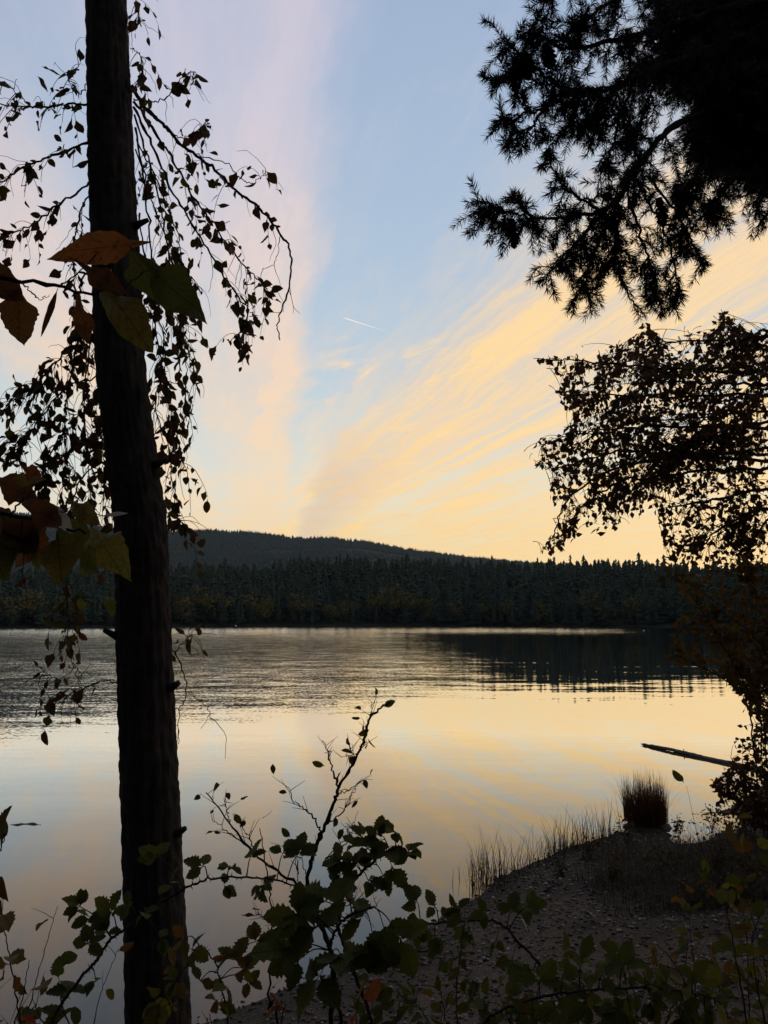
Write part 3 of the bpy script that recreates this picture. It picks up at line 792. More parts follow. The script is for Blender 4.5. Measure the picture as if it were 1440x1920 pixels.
for py_, sd_, L_ in [(430, 1, .05), (875, 1, .045), (1192, -1, .04), (1290, 1, .035), (640, -1, .04), (1560, 1, .03)]:
    c_ = PY(np.interp(py_, [q[1] for q in tr_px], [q[0] for q in tr_px]), py_, TY); r_s = .145
    mb = MB(); p_ = c_ + np.array([sd_ * r_s * .8, -.03, 0])
    mb.tube([p_, p_ + np.array([sd_ * .03, -.01, .01]), p_ + np.array([sd_ * (.03 + L_), -.015, .03])], .026, .012, 8, .3); mb.build('branch_stub', m_bark, tree, base)
def tcen(py): return PY(np.interp(py, [q[1] for q in tr_px], [q[0] for q in tr_px]), py, TY)
main_px = [  # drooping branches on the right of the trunk, then those on the left: (px, py, depth)
    ([(246, 160, 4.4), (275, 205, 4.5), (310, 236, 4.5), (350, 280, 4.5), (400, 315, 4.5), (440, 355, 4.5), (490, 395, 4.5), (525, 435, 4.4), (546, 480, 4.4), (540, 545, 4.4), (521, 600, 4.4), (525, 638, 4.4)], 0.017, 6, (0.2, 0.62)),
    ([(250, 190, 4.4), (300, 262, 4.5), (335, 320, 4.5), (365, 372, 4.5), (402, 422, 4.4), (450, 490, 4.4), (490, 530, 4.3), (512, 562, 4.3)], 0.012, 12, (0.1, 1)),
    ([(250, 200, 4.3), (290, 280, 4.4), (330, 370, 4.4), (380, 452, 4.4), (430, 532, 4.3), (464, 582, 4.3), (455, 615, 4.3), (432, 640, 4.3)], 0.011, 12, (0.1, 1)),
    ([(365, 290, 4.5), (420, 305, 4.5), (447, 332, 4.5), (470, 343, 4.5), (488, 335, 4.5), (500, 322, 4.5)], 0.005, 2, (0.8, 1)),
    ([(252, 215, 4.3), (290, 340, 4.3), (312, 450, 4.3), (332, 560, 4.2), (352, 650, 4.2), (372, 730, 4.2)], 0.009, 14, (0.1, 1)),
    ([(254, 240, 4.3), (275, 380, 4.2), (284, 500, 4.2), (292, 620, 4.2), (312, 720, 4.2), (330, 810, 4.2), (352, 890, 4.2)], 0.009, 22, (0.1, 1)),
    ([(254, 280, 4.3), (300, 420, 4.3), (345, 500, 4.3), (352, 560, 4.3)], 0.007, 10, (0.1, 1)),
    ([(256, 260, 4.4), (290, 330, 4.5), (330, 430, 4.6), (345, 500, 4.6), (380, 545, 4.6)], 0.007, 10, (0.1, 1)),
    ([(526, 440, 4.4), (516, 488, 4.4), (494, 505, 4.4)], 0.003, 0, (0.5, 1)),
    ([(262, 400, 4.2), (276, 520, 4.1), (300, 600, 4.1), (310, 680, 4.1), (290, 760, 4.1), (318, 850, 4.1), (330, 960, 4.1), (345, 985, 4.1)], 0.007, 20, (0.1, 1)),
    ([(268, 470, 4.4), (300, 560, 4.5), (335, 610, 4.5), (350, 700, 4.4), (340, 800, 4.4)], 0.006, 16, (0.1, 1)),
    ([(250, 185, 4.3), (298, 190, 4.3), (325, 165, 4.3), (350, 138, 4.3), (368, 136, 4.3)], 0.006, 5, (0.3, 1)),
    ([(262, 195, 4.4), (330, 255, 4.4), (362, 250, 4.4), (385, 232, 4.4)], 0.006, 5, (0.4, 1)),
    ([(238, -40, 4.3), (256, 5, 4.3), (262, 40, 4.3)], 0.004, 4, (0.3, 1)),
    ([(244, 90, 4.3), (262, 100, 4.3), (268, 130, 4.3), (258, 160, 4.3)], 0.004, 5, (0.2, 1)),
    # left side
    ([(178, 200, 4.2), (130, 194, 4.1), (70, 200, 4.1), (0, 196, 4.0), (-60, 180, 4.0)], 0.010, 9, (0.1, 0.8)),
    ([(60, 200, 4.1), (38, 180, 4.1), (12, 158, 4.1), (-20, 145, 4.1)], 0.004, 3, (0.2, 1)),
    ([(180, 262, 4.2), (105, 290, 4.1), (50, 312, 4.1), (0, 340, 4.0), (-60, 352, 4.0)], 0.011, 10, (0.1, 0.9)),
    ([(182, 330, 4.2), (120, 378, 4.1), (60, 420, 4.1), (0, 441, 4.0), (-50, 430, 4.0)], 0.009, 9, (0.1, 0.9)),
    ([(170, 150, 4.2), (150, 175, 4.2), (128, 150, 4.2), (150, 120, 4.2)], 0.005, 5, (0.3, 1)),
    ([(182, 340, 4.2), (150, 400, 4.2), (140, 480, 4.2), (142, 560, 4.2), (150, 640, 4.2)], 0.007, 12, (0.1, 1)),
    ([(186, 480, 4.2), (150, 540, 4.2), (150, 620, 4.2), (130, 720, 4.2), (120, 820, 4.2), (135, 930, 4.2)], 0.009, 26, (0.25, 1)),
    ([(188, 500, 4.3), (172, 600, 4.3), (165, 700, 4.3), (160, 800, 4.3), (170, 900, 4.3), (165, 980, 4.3)], 0.008, 24, (0.2, 1)),
    ([(192, 520, 4.3), (186, 640, 4.3), (190, 760, 4.3), (196, 880, 4.3), (200, 980, 4.3)], 0.007, 22, (0.2, 1)),
    ([(190, 600, 4.2), (140, 640, 4.1), (95, 690, 4.1), (50, 735, 4.0), (10, 760, 4.0)], 0.009, 24, (0.25, 1)),
    ([(195, 700, 4.2), (120, 730, 4.1), (70, 790, 4.0), (40, 830, 4.0), (30, 850, 4.0)], 0.007, 22, (0.15, 1)),
    ([(195, 740, 4.2), (130, 800, 4.1), (90, 860, 4.1), (80, 905, 4.1)], 0.006, 20, (0.15, 1)),
    ([(205, 860, 4.2), (150, 900, 4.1), (128, 1000, 4.1), (126, 1100, 4.1), (128, 1190, 4.1), (140, 1250, 4.1), (152, 1290, 4.1)], 0.006, 8, (0.3, 0.75)),
    ([(222, 1282, 4.0), (196, 1277, 4.0), (150, 1293, 4.0), (120, 1305, 4.0)], 0.006, 5, (0.4, 1)),
    ([(140, 1250, 4.1), (115, 1272, 4.1), (88, 1262, 4.1), (75, 1250, 4.1)], 0.003, 2, (0.4, 1)),
    ([(318, 1205, 4.0), (340, 1248, 4.0), (350, 1302, 4.0), (336, 1335, 4.0), (334, 1395, 4.0)], 0.006, 0, (0.5, 1)),
    ([(349, 1296, 4.0), (380, 1320, 4.0), (394, 1335, 4.0), (396, 1352, 4.0)], 0.003, 0, (0.5, 1)),
    ([(320, 1230, 4.0), (338, 1212, 4.0), (352, 1195, 4.0), (362, 1183, 4.0)], 0.004, 3, (0.3, 1)),
]
all_tw = []
for pts, r0, k, (ta, tb) in main_px:
    ln = path(pts, 7 * len(pts), 0.0045)
    mb = MB(); mb.tube(ln, r0 * 0.65, r0 * 0.12 + 0.0009, 6, 0.25, 0.4)
    long_ = len(pts) >= 6
    tw = side_twigs(ln, k, 0.10, 0.30 if long_ else 0.22, ta, tb, 1.4, 0.75, 7)
    bare = side_twigs(ln, int(k * 1.0) + 2, 0.08, 0.26, max(ta, 0.2), 0.95, 1.1, 0.6, 8, 0.0, 0.22)
    for q in tw + bare: mb.tube(q, 0.0020, 0.0010, 4)
    mb.build('branch', m_twig, tree, base)
    all_tw += tw
    if k > 0: all_tw += [ln[int(len(ln) * max(ta, 0.35)):max(int(len(ln) * tb), int(len(ln) * max(ta, 0.35)) + 2)]]
pos, d, nr, sz = leaves_on(all_tw, 0.042, 0.022, 0.078, 0.5)
put_leaves(tree, base, pos, d, nr, sz, m_birch, ['ovate', 'ovate', 'heart', 'oval', 'lance'], 300)
print('birch leaves', len(pos))

# ------------------------------------------------------------------ near sapling whose big leaves hang in front of the trunk
sb = np.array([-0.98, 1.05, gz_at(-0.98, 1.05)])
sap = empty('autumn_sapling', sb)
tag(sap, 'close sapling with large orange, brown and olive leaves reaching in at left', 'sapling')
mb = MB(); mb.tube(wobble(spline([sb + (0, 0, -.1), sb + (.02, .03, 1.0), P(-330, 900, 1.1), P(-300, 500, 1.15), P(-260, 200, 1.2)], 40), 0.004), 0.013, 0.005, 8, .1, .3)
mb.build('stem', m_twig, sap, sb)
for pts, r0 in [([(-312, 620, 1.13), (-100, 520, 1.15), (28, 526, 1.17), (110, 538, 1.18), (176, 550, 1.18), (215, 520, 1.18)], 0.0042),
                ([(176, 550, 1.18), (225, 545, 1.18), (262, 515, 1.18), (300, 498, 1.18)], 0.0016),
                ([(110, 538, 1.18), (135, 520, 1.18), (200, 462, 1.18), (240, 448, 1.18)], 0.0014),
                ([(-320, 800, 1.12), (-120, 930, 1.15), (20, 965, 1.17), (100, 985, 1.18), (160, 1000, 1.18)], 0.0042),
                ([(20, 965, 1.17), (60, 920, 1.17), (95, 905, 1.17)], 0.0014),
                ([(60, 975, 1.17), (110, 960, 1.17), (200, 968, 1.17)], 0.0014),
                ([(40, 528, 1.17), (70, 560, 1.17), (92, 552, 1.17)], 0.0010),
                ([(40, 970, 1.17), (42, 1060, 1.17), (50, 1110, 1.17)], 0.0010)]:
    mb = MB(); mb.tube(path(pts, 20, 0.0015), r0, r0 * 0.4, 6, .1, .5); mb.build('branch', m_twig, sap, sb)
C_ORANGE, C_BROWN, C_OLIVE, C_GREEN, C_SPOT, C_PALE, C_YEL = range(7)
big_m = [leaf_mat('orange_leaf', [lum(.22, .070, .016), lum(.17, .050, .013)], .5, .5, .85, .15, True), leaf_mat('brown_leaf', [lum(.12, .045, .016), lum(.085, .030, .012)], .42, .55, .6, .15, True),
         leaf_mat('olive_leaf', [lum(.11, .085, .018), lum(.14, .10, .02)], .42, .5, .5, .15, True), leaf_mat('dark_green_leaf', [lum(.060, .066, .014), lum(.075, .076, .015)], .42, .5, .35, .15, True),
         leaf_mat('spotted_leaf', [lum(.15, .060, .016), lum(.17, .070, .018)], .45, .55, .95, .15, True), leaf_mat('pale_leaf_underside', [lum(.30, .27, .24), lum(.34, .31, .28)], .3, .6, .2),
         leaf_mat('yellow_leaf', [lum(.17, .14, .022), lum(.12, .13, .022)], .42, .5, .5, .15, True)]
# base pixel, tip pixel, width in px, colour, outline, forward tilt
big = [((244, 458), (84, 476), 66, C_ORANGE, 'ovate', .45), ((168, 506), (243, 556), 54, C_BROWN, 'ovate', .4), ((196, 548), (282, 650), 66, C_OLIVE, 'oval', .3),
       ((290, 506), (396, 602), 82, C_GREEN, 'ovate', .4), ((258, 494), (305, 572), 64, C_GREEN, 'heart', .5), ((-32, 505), (34, 572), 86, C_BROWN, 'heart', .3),
       ((32, 566), (37, 655), 80, C_SPOT, 'heart', .15), ((150, 576), (156, 645), 50, C_BROWN, 'heart', .5), ((106, 548), (76, 632), 12, C_BROWN, 'lance', .1),
       ((4, 905), (86, 945), 66, C_BROWN, 'ovate', .3), ((26, 900), (88, 898), 26, C_OLIVE, 'ovate', .6), ((92, 948), (136, 1004), 30, C_PALE, 'lance', .3),
       ((62, 985), (8, 1070), 92, C_BROWN, 'heart', .2), ((118, 985), (188, 1044), 84, C_GREEN, 'ovate', .2), ((108, 1012), (116, 1094), 66, C_OLIVE, 'oval', .15),
       ((166, 1030), (160, 1088), 36, C_YEL, 'oval', .3), ((186, 1012), (236, 1090), 78, C_YEL, 'heart', .1), ((140, 946), (192, 986), 44, C_OLIVE, 'ovate', .4),
       ((192, 968), (240, 962), 8, C_PALE, 'lance', .2), ((64, 1040), (74, 1066), 20, C_YEL, 'oval', .3), ((20, 985), (72, 1040), 84, C_GREEN, 'heart', .3),
       ((-25, 960), (30, 1010), 70, C_BROWN, 'ovate', .2), ((50, 1085), (28, 1100), 14, C_BROWN, 'ovate', .3), ((195, 1075), (184, 1100), 18, C_BROWN, 'ovate', .3),
       ((-20, 1020), (15, 1090), 70, C_GREEN, 'ovate', .2), ((60, 955), (120, 985), 60, C_BROWN, 'ovate', .35), ((8, 498), (20, 486), 14, C_BROWN, 'oval', .2),
       ((205, 1120), (212, 1150), 22, C_YEL, 'oval', .2), ((150, 1120), (155, 1150), 18, C_YEL, 'oval', .2), ((50, 880), (80, 900), 30, C_ORANGE, 'ovate', .5)]
def big_mesh(kind, mat):
    v_, f_ = leaf_geo(kind, int(RNG.integers(10 ** 6)), 21)
    v_ = v_.copy(); y = v_[:, 1]; s1, s2, s3 = RNG.uniform(0, 6.28, 3)
    edge_ = np.abs(v_[:, 0]); v_[:, 0] *= 1 + .05 * np.sin(13 * y + s1) * (y > .02) + .02 * RNG.normal(size=len(y)) * (y > .05)
    v_[:, 2] += edge_ * (.7 * np.sin(5 * y + s2 + np.sign(v_[:, 0]) * 1.1) + .25 * np.sin(13 * y + s3)) + .16 * np.sin(3 * y + s1) * (y > 0)
    return mesh_of('leaf', v_, f_, mat)
for (bp, tp, w_, ci, kind, tilt) in big:
    dep = 1.17 + RNG.uniform(-.05, .05)
    a, b = P(*bp, dep), P(*tp, dep + RNG.uniform(-.02, .03)); L = np.linalg.norm(b - a)
    look = unit(CAM - a); nrm = unit(look + tilt * unit(RNG.normal(size=3)) + np.array([0, 0, .15]))
    M = frames((b - a)[None], nrm[None])[0]
    nat = {'ovate': .75, 'heart': .9, 'oval': .62, 'lance': .42}[kind]
    wid = w_ * .92 / 1440 * dep / nat
    o = bpy.data.objects.new('leaf', big_mesh(kind, big_m[ci])); COL.objects.link(o); o.parent = sap
    m = Matrix.Identity(4)
    for q in range(3):
        m[q][0] = M[q, 0] * wid; m[q][1] = M[q, 1] * L; m[q][2] = M[q, 2] * wid; m[q][3] = a[q] - sb[q]
    o.matrix_basis = m

# ------------------------------------------------------------------ fir boughs hanging in at the upper right
def needles(lines, per_m, length, t0=0.0):
    Pn, Dn = [], []
    for ln in lines:
        seg = np.linalg.norm(np.diff(ln, axis=0), axis=1); L = seg.sum(); k = int(L * (1 - t0) * per_m) + 3
        t = (t0 + (1 - t0) * RNG.random(k)) * (len(ln) - 1); i = np.minimum(t.astype(int), len(ln) - 2)
        p = ln[i] + (ln[i + 1] - ln[i]) * (t - i)[:, None]; tg = unit(ln[i + 1] - ln[i])
        rv = unit(RNG.normal(size=(k, 3))); rv = unit(rv - tg * np.sum(rv * tg, 1)[:, None])
        lean = RNG.uniform(0.35, 0.95, k)[:, None]
        Pn.append(p); Dn.append(unit(tg * lean + rv * 0.75))
        kt = 9; Pn.append(np.repeat(ln[-1][None], kt, 0)); tg = unit(ln[-1] - ln[-2]); Dn.append(unit(tg + RNG.normal(0, .42, (kt, 3))))
    Pn = np.concatenate(Pn); Dn = np.concatenate(Dn); n = len(Pn)
    Ln = length * RNG.uniform(0.7, 1.12, n)[:, None]
    a = unit(np.cross(Dn, RNG.normal(size=(n, 3)))); b = np.cross(Dn, a); r = 0.00105
    bendv = np.cross(Dn, a) * Ln * RNG.uniform(-.12, .12, n)[:, None]
    V = np.stack([Pn + a * r, Pn - a * .5 * r + b * .87 * r, Pn - a * .5 * r - b * .87 * r, Pn + Dn * Ln * .55 + bendv + a * r, Pn + Dn * Ln * .55 + bendv - a * r, Pn + Dn * Ln], 1).reshape(-1, 3)
    F = np.array([(0, 1, 3), (1, 4, 3), (1, 2, 4), (2, 0, 4), (0, 3, 4), (3, 4, 5)])
    F = (F[None] + (np.arange(n) * 6)[:, None, None]).reshape(-1, 3)
    return V, F
fx, fy = 2.35, 3.3
fb = np.array([fx, fy, gz_at(fx, fy)])
fir = empty('fir_tree', fb)
tag(fir, 'black fir tree with needle covered boughs and cones overhanging at upper right', 'fir tree')
mb = MB(); mb.tube(wobble(spline([fb + (0, 0, -.2), fb + (.02, 0, 2), fb + (0, .03, 5), fb + (-.02, 0, 9)], 60), .008), .23, .11, 20, .06)
mb.build('trunk', m_bark, fir, fb)
def fir_cone(mb, top, axis_, L=0.085, R=0.021):
    ax = unit(axis_); a = unit(np.cross(ax, [0.3, 0.9, 0.1])); b = np.cross(ax, a)
    for k in range(64):
        t = (k + .5) / 64; an = k * 2.39996; r = R * math.sin(math.pi * min(1, t * .93 + .07)) ** .6
        d = a * math.cos(an) + b * math.sin(an); s = np.cross(ax, d)
        p = np.asarray(top) + ax * L * t + d * r * .55
        mb.add([p - s * .007, p + s * .007, p + d * r * .62 + ax * .009 + s * .005, p + d * r * .70 + ax * .012, p + d * r * .62 + ax * .009 - s * .005], [(0, 1, 2, 3, 4)])
    mb.tube([top, np.asarray(top) + ax * L * .5, np.asarray(top) + ax * L * .96], R * .55, R * .15, 7)
def at_trunk(py): return P(1600, py, 3.6)
bough_px = [  # polyline, side twig count, lower limit and upper limit of twig length
    ([(1560, 20, 3.3), (1420, 60, 3.0), (1300, 95, 2.8), (1178, 143, 2.6), (1129, 166, 2.55), (1080, 172, 2.5), (1043, 164, 2.5), (990, 127, 2.5), (950, 90, 2.5), (934, 72, 2.5)], 44, .10, .30),
    ([(1043, 164, 2.5), (1010, 200, 2.5), (970, 212, 2.5), (918, 228, 2.5)], 12, .06, .12),
    ([(1010, 198, 2.5), (980, 240, 2.5), (945, 268, 2.5)], 8, .05, .10),
    ([(1080, 172, 2.5), (1055, 230, 2.5), (1010, 285, 2.5)], 10, .05, .11),
    ([(990, 127, 2.5), (955, 140, 2.5), (915, 150, 2.5)], 8, .05, .10),
    ([(1560, 160, 3.2), (1400, 190, 2.9), (1260, 230, 2.7), (1202, 287, 2.6), (1174, 328, 2.55), (1145, 373, 2.5), (1112, 396, 2.5), (1055, 406, 2.5), (985, 410, 2.5), (932, 394, 2.5), (892, 392, 2.5)], 46, .10, .28),
    ([(1112, 396, 2.5), (1060, 362, 2.5), (1030, 325, 2.5)], 9, .05, .11),
    ([(985, 410, 2.5), (960, 385, 2.5), (946, 366, 2.5)], 6, .04, .08),
    ([(1130, 385, 2.5), (1080, 440, 2.5), (1035, 490, 2.5), (996, 530, 2.5)], 16, .05, .13),
    ([(1140, 390, 2.5), (1105, 460, 2.5), (1085, 520, 2.5), (1090, 552, 2.5)], 16, .05, .13),
    ([(1150, 385, 2.5), (1140, 460, 2.5), (1150, 520, 2.5), (1175, 575, 2.5)], 16, .05, .13),
    ([(1165, 370, 2.5), (1190, 450, 2.5), (1210, 510, 2.5), (1218, 560, 2.5)], 16, .05, .13),
    ([(1180, 340, 2.6), (1225, 420, 2.6), (1250, 490, 2.6), (1262, 555, 2.6)], 16, .05, .13),
    ([(1200, 330, 2.6), (1255, 400, 2.6), (1280, 450, 2.6), (1302, 495, 2.6)], 12, .05, .12),
    ([(1590, -40, 3.4), (1400, 0, 3.0), (1250, 45, 2.8), (1140, 75, 2.6), (1050, 92, 2.5), (1005, 72, 2.5), (985, 66, 2.5)], 34, .08, .24),
    ([(1590, -140, 3.4), (1350, -70, 2.9), (1180, -20, 2.6), (1100, 25, 2.5), (1055, 60, 2.5)], 26, .08, .22),
    ([(1300, -120, 2.8), (1120, -60, 2.6), (1030, -20, 2.5), (990, 40, 2.5)], 14, .06, .12),
    ([(1590, 260, 3.2), (1450, 290, 2.9), (1370, 330, 2.8), (1330, 375, 2.7), (1318, 395, 2.7)], 30, .08, .20),
    ([(1590, 250, 3.4), (1480, 300, 3.0), (1430, 350, 2.9), (1405, 395, 2.8)], 30, .08, .20),
    ([(1590, 200, 3.4), (1430, 230, 3.0), (1330, 290, 2.8), (1275, 350, 2.7), (1262, 385, 2.7)], 34, .08, .20),
    ([(1178, 143, 2.6), (1150, 220, 2.6), (1130, 290, 2.6), (1118, 315, 2.6)], 16, .05, .12),
    ([(1150, 158, 2.6), (1110, 220, 2.6), (1085, 292, 2.6)], 12, .05, .12),
    ([(1220, 130, 2.7), (1190, 220, 2.7), (1170, 280, 2.7)], 16, .05, .13),
]
for k in range(38):       # the deep mass behind
    y0 = RNG.uniform(-160, 300); x1 = RNG.uniform(1190, 1440); y1 = y0 * .75 + RNG.uniform(20, 100)
    if y1 > 130 and x1 < 1260: x1 += 110
    y1 = min(y1, 345)
    d0 = RNG.uniform(2.9, 4.2)
    bough_px.append(([(1600, y0, d0 + .3), (1500, y0 + 10, d0 + .1), ((1500 + x1) / 2, (y0 + y1) / 2 - 10, d0), (x1 + 40, y1 - 12, d0 - .1), (x1, y1 + 15, d0 - .1)], 46, .10, .30))
for ib, (pts, k, lo, hi) in enumerate(bough_px):
    if ib < 23: pts = [(px + 14, py, d_) for px, py, d_ in pts]
    ln = path(pts, 8 * len(pts), 0.003); mainb = len(pts) >= 5
    mb = MB(); mb.tube(ln, .013 if mainb else .005, .0022, 6, .15, .3)
    tw = side_twigs(ln, int(k * (1.05 if ib < 23 else 1.5)), lo, hi, 0.22 if mainb else 0.15, 1.0, 0.9, 0.85, 6, 0.0, 0.05, 0.84 if mainb else 0.5)
    sub = []
    for q in tw:
        sub += side_twigs(q, 2, lo * .4, hi * .45, 0.25, .95, .5, .8, 4, 0.0, 0.05)
    for q in tw: mb.tube(q, .0026, .0011, 4)
    for q in sub: mb.tube(q, .0013, .0008, 3)
    b_ = mb.build('bough', m_twig, fir, fb)
    V, F = needles([ln[int(len(ln) * .45):]] + tw + sub, 560, 0.033)
    nd = obj('needles', mesh_of('needles', V - fb, F, m_needle, False), b_); nd['kind'] = 'stuff'
for (px, py, d_) in [(958, 412, 2.46), (985, 100, 2.46), (1022, 86, 2.46), (965, 118, 2.52), (1235, 372, 2.5)]:
    mb = MB(); fir_cone(mb, P(px, py, d_), np.array([0.12, 0.05, -1.0]) + RNG.normal(0, .1, 3)); mb.build('cone', m_cone, fir, fb)

# ------------------------------------------------------------------ broadleaf tree on the right
rb = np.array([5.0, 8.3, gz_at(5.0, 8.3)])
rtree = empty('poplar_tree', rb)
tag(rtree, 'dark leafy broadleaf tree spreading in from the right over the lake', 'tree')
mb = MB(); mb.tube(wobble(spline([rb + (.1, 0, -.2), rb + (.05, 0, 1.6), P(1560, 900, 8.3), P(1530, 700, 8.4), P(1500, 520, 8.5), P(1490, 300, 8.6)], 50), .012), .15, .05, 14, .08)
mb.build('trunk', m_bark, rtree, rb)
CROWN = [(985, 668), (1000, 662), (1055, 672), (1085, 640), (1120, 665), (1150, 645), (1185, 645), (1200, 598), (1235, 622), (1255, 660), (1300, 612), (1335, 628), (1345, 572), (1375, 590), (1400, 625), (1460, 605), (1600, 560), (1600, 1160), (1440, 1120), (1375, 1075), (1250, 1045), (1238, 985), (1225, 955), (1180, 985), (1120, 1002), (1085, 985), (1082, 1015), (1068, 1010), (1055, 1032), (1010, 1040), (1030, 1010), (1055, 965), (1030, 925), (1040, 885), (990, 862), (1005, 815), (1045, 822), (1075, 785), (1045, 755), (1022, 735), (1060, 722), (1040, 700)]
limbs = [([(1535, 720, 8.4), (1420, 700, 8.2), (1250, 690, 8.0), (1100, 680, 7.9), (1000, 672, 7.8)], 30), ([(1540, 760, 8.4), (1400, 740, 8.3), (1250, 745, 8.4), (1120, 740, 8.4), (1050, 740, 8.4)], 34),
         ([(1545, 820, 8.4), (1400, 800, 8.0), (1250, 800, 7.7), (1120, 805, 7.7), (1010, 835, 7.7)], 36), ([(1550, 860, 8.4), (1400, 850, 8.4), (1250, 850, 8.6), (1130, 850, 8.6), (1040, 880, 8.6), (1000, 862, 8.6)], 34),
         ([(1550, 880, 8.4), (1400, 880, 8.0), (1250, 890, 7.8), (1150, 910, 7.8), (1085, 960, 7.8), (1075, 1008, 7.8)], 34), ([(1550, 880, 8.4), (1350, 860, 8.3), (1180, 870, 8.3), (1070, 930, 8.3), (1040, 1000, 8.3), (1015, 1035, 8.3)], 30),
         ([(1530, 680, 8.5), (1450, 660, 8.5), (1340, 640, 8.4), (1250, 640, 8.4), (1205, 605, 8.4)], 26), ([(1525, 650, 8.5), (1440, 650, 8.6), (1380, 620, 8.6), (1352, 580, 8.6)], 18),
         ([(1530, 700, 8.4), (1400, 690, 8.8), (1280, 690, 8.9), (1180, 670, 8.9), (1150, 650, 8.9)], 26), ([(1550, 900, 8.4), (1420, 920, 8.2), (1320, 940, 8.0), (1250, 960, 8.0), (1245, 1030, 8.0)], 28),
         ([(1550, 920, 8.4), (1440, 950, 8.4), (1370, 980, 8.3), (1320, 1020, 8.3), (1290, 1050, 8.3)], 28), ([(1550, 920, 8.3), (1450, 970, 8.0), (1410, 1020, 7.9), (1390, 1070, 7.9)], 26),
         ([(1540, 780, 8.4), (1430, 770, 9.0), (1330, 780, 9.2), (1220, 790, 9.2), (1150, 780, 9.2)], 32), ([(1545, 830, 8.4), (1440, 840, 9.0), (1350, 850, 9.1), (1250, 870, 9.1), (1180, 930, 9.1)], 34),
         ([(1520, 640, 8.5), (1460, 620, 8.3), (1420, 630, 8.2), (1390, 640, 8.2)], 16), ([(1535, 730, 8.4), (1440, 720, 7.7), (1350, 720, 7.5), (1250, 715, 7.4), (1170, 720, 7.4)], 30),
         ([(1545, 800, 8.4), (1440, 790, 7.8), (1370, 810, 7.6), (1300, 830, 7.5), (1220, 840, 7.5)], 32)]
tws = []
for pts, k in limbs:
    ln = path(pts, 6 * len(pts), 0.012)
    mb = MB(); mb.tube(ln, .020, .003, 6, .1, .2)
    t1 = side_twigs(ln, int(k * 1.9), .18, .62, .22, 1.0, .55, .95, 7, .1)
    t2 = []
    for q in t1: t2 += side_twigs(q, 2, .10, .28, .2, .9, .7, .9, 5)
    tk = [q for q in t1 + t2 if inside_px(q[-1:], CROWN)[0]]
    for q in tk: mb.tube(q, .0045, .0016, 3)
    mb.build('limb', m_twig, rtree, rb)
    tws += tk + [ln[int(len(ln) * .7):]]
pos, d, nr, sz = leaves_on(tws, 0.058, .032, .074, .40)
kp = inside_px(pos, CROWN); pos, d, nr, sz = pos[kp], d[kp], nr[kp], sz[kp]
# gaps: thin out leaves in a few soft pockets
px, py, _ = project(pos)
gap = np.sin(px * .035 + 1.2) * np.sin(py * .041 + .4) + .6 * np.sin(px * .083 + py * .06)
kp = RNG.random(len(px)) < np.where(gap > .6, .3, 1.0)
pos, d, nr, sz = pos[kp], d[kp], nr[kp], sz[kp]
put_leaves(rtree, rb, pos, d, nr, sz, m_shore_leaf, ['ovate', 'heart', 'heart'], 300)
print('poplar leaves', len(pos))

def shrub(name, label, cat, stems, mat, kinds, n_tw, tw_len, leaf, spacing, poly=None, max_parts=150, group=None, hang=.4, stem_r=.012, twig_mat=None, foot=None, droop=.4):
    """a plant of several stems; each stem starts at the ground below its first point"""
    P0 = stems[0][0]; q = P(*P0)
    b0 = np.array(foot if foot is not None else [q[0], q[1], gz_at(q[0], q[1])])
    root = empty(name, b0); tag(root, label, cat, group)
    tw_all = []
    for pts in stems:
        pw = [P(*a) for a in pts]
        g0 = gz_at(pw[0][0], pw[0][1])
        if pw[0][2] > g0 + .05:
            k = .25 * (RNG.random() - .5)
            fx_, fy_ = (foot[0], foot[1]) if foot is not None else (pw[0][0] + k, pw[0][1] + .1)
            g_ = np.array([fx_, fy_, gz_at(fx_, fy_) - .05]); pw = [g_ + (pw[0] - g_) * q_ for q_ in (0, .3, .6, .85)] + pw
        ln = wobble(spline(pw, 10 * len(pw)), stem_r * .35)
        mb = MB(); mb.tube(ln, stem_r, stem_r * .22, 6, .1, .3)
        t1 = side_twigs(ln, n_tw, tw_len * .4, tw_len, .3, 1.0, droop, .85, 6, .2)
        if poly is not None: t1 = [q_ for q_ in t1 if inside_px(q_[-1:], poly)[0]]
        for q_ in t1: mb.tube(q_, stem_r * .28, stem_r * .1, 4)
        mb.build('stem', twig_mat or m_twig, root, b0)
        tw_all += t1 + [ln[int(len(ln) * .55):]]
    pos, d, nr, sz = leaves_on(tw_all, spacing, leaf[0], leaf[1], hang)
    if poly is not None:
        kp = inside_px(pos, poly); pos, d, nr, sz = pos[kp], d[kp], nr[kp], sz[kp]
    put_leaves(root, b0, pos, d, nr, sz, mat, kinds, max_parts)
    return root
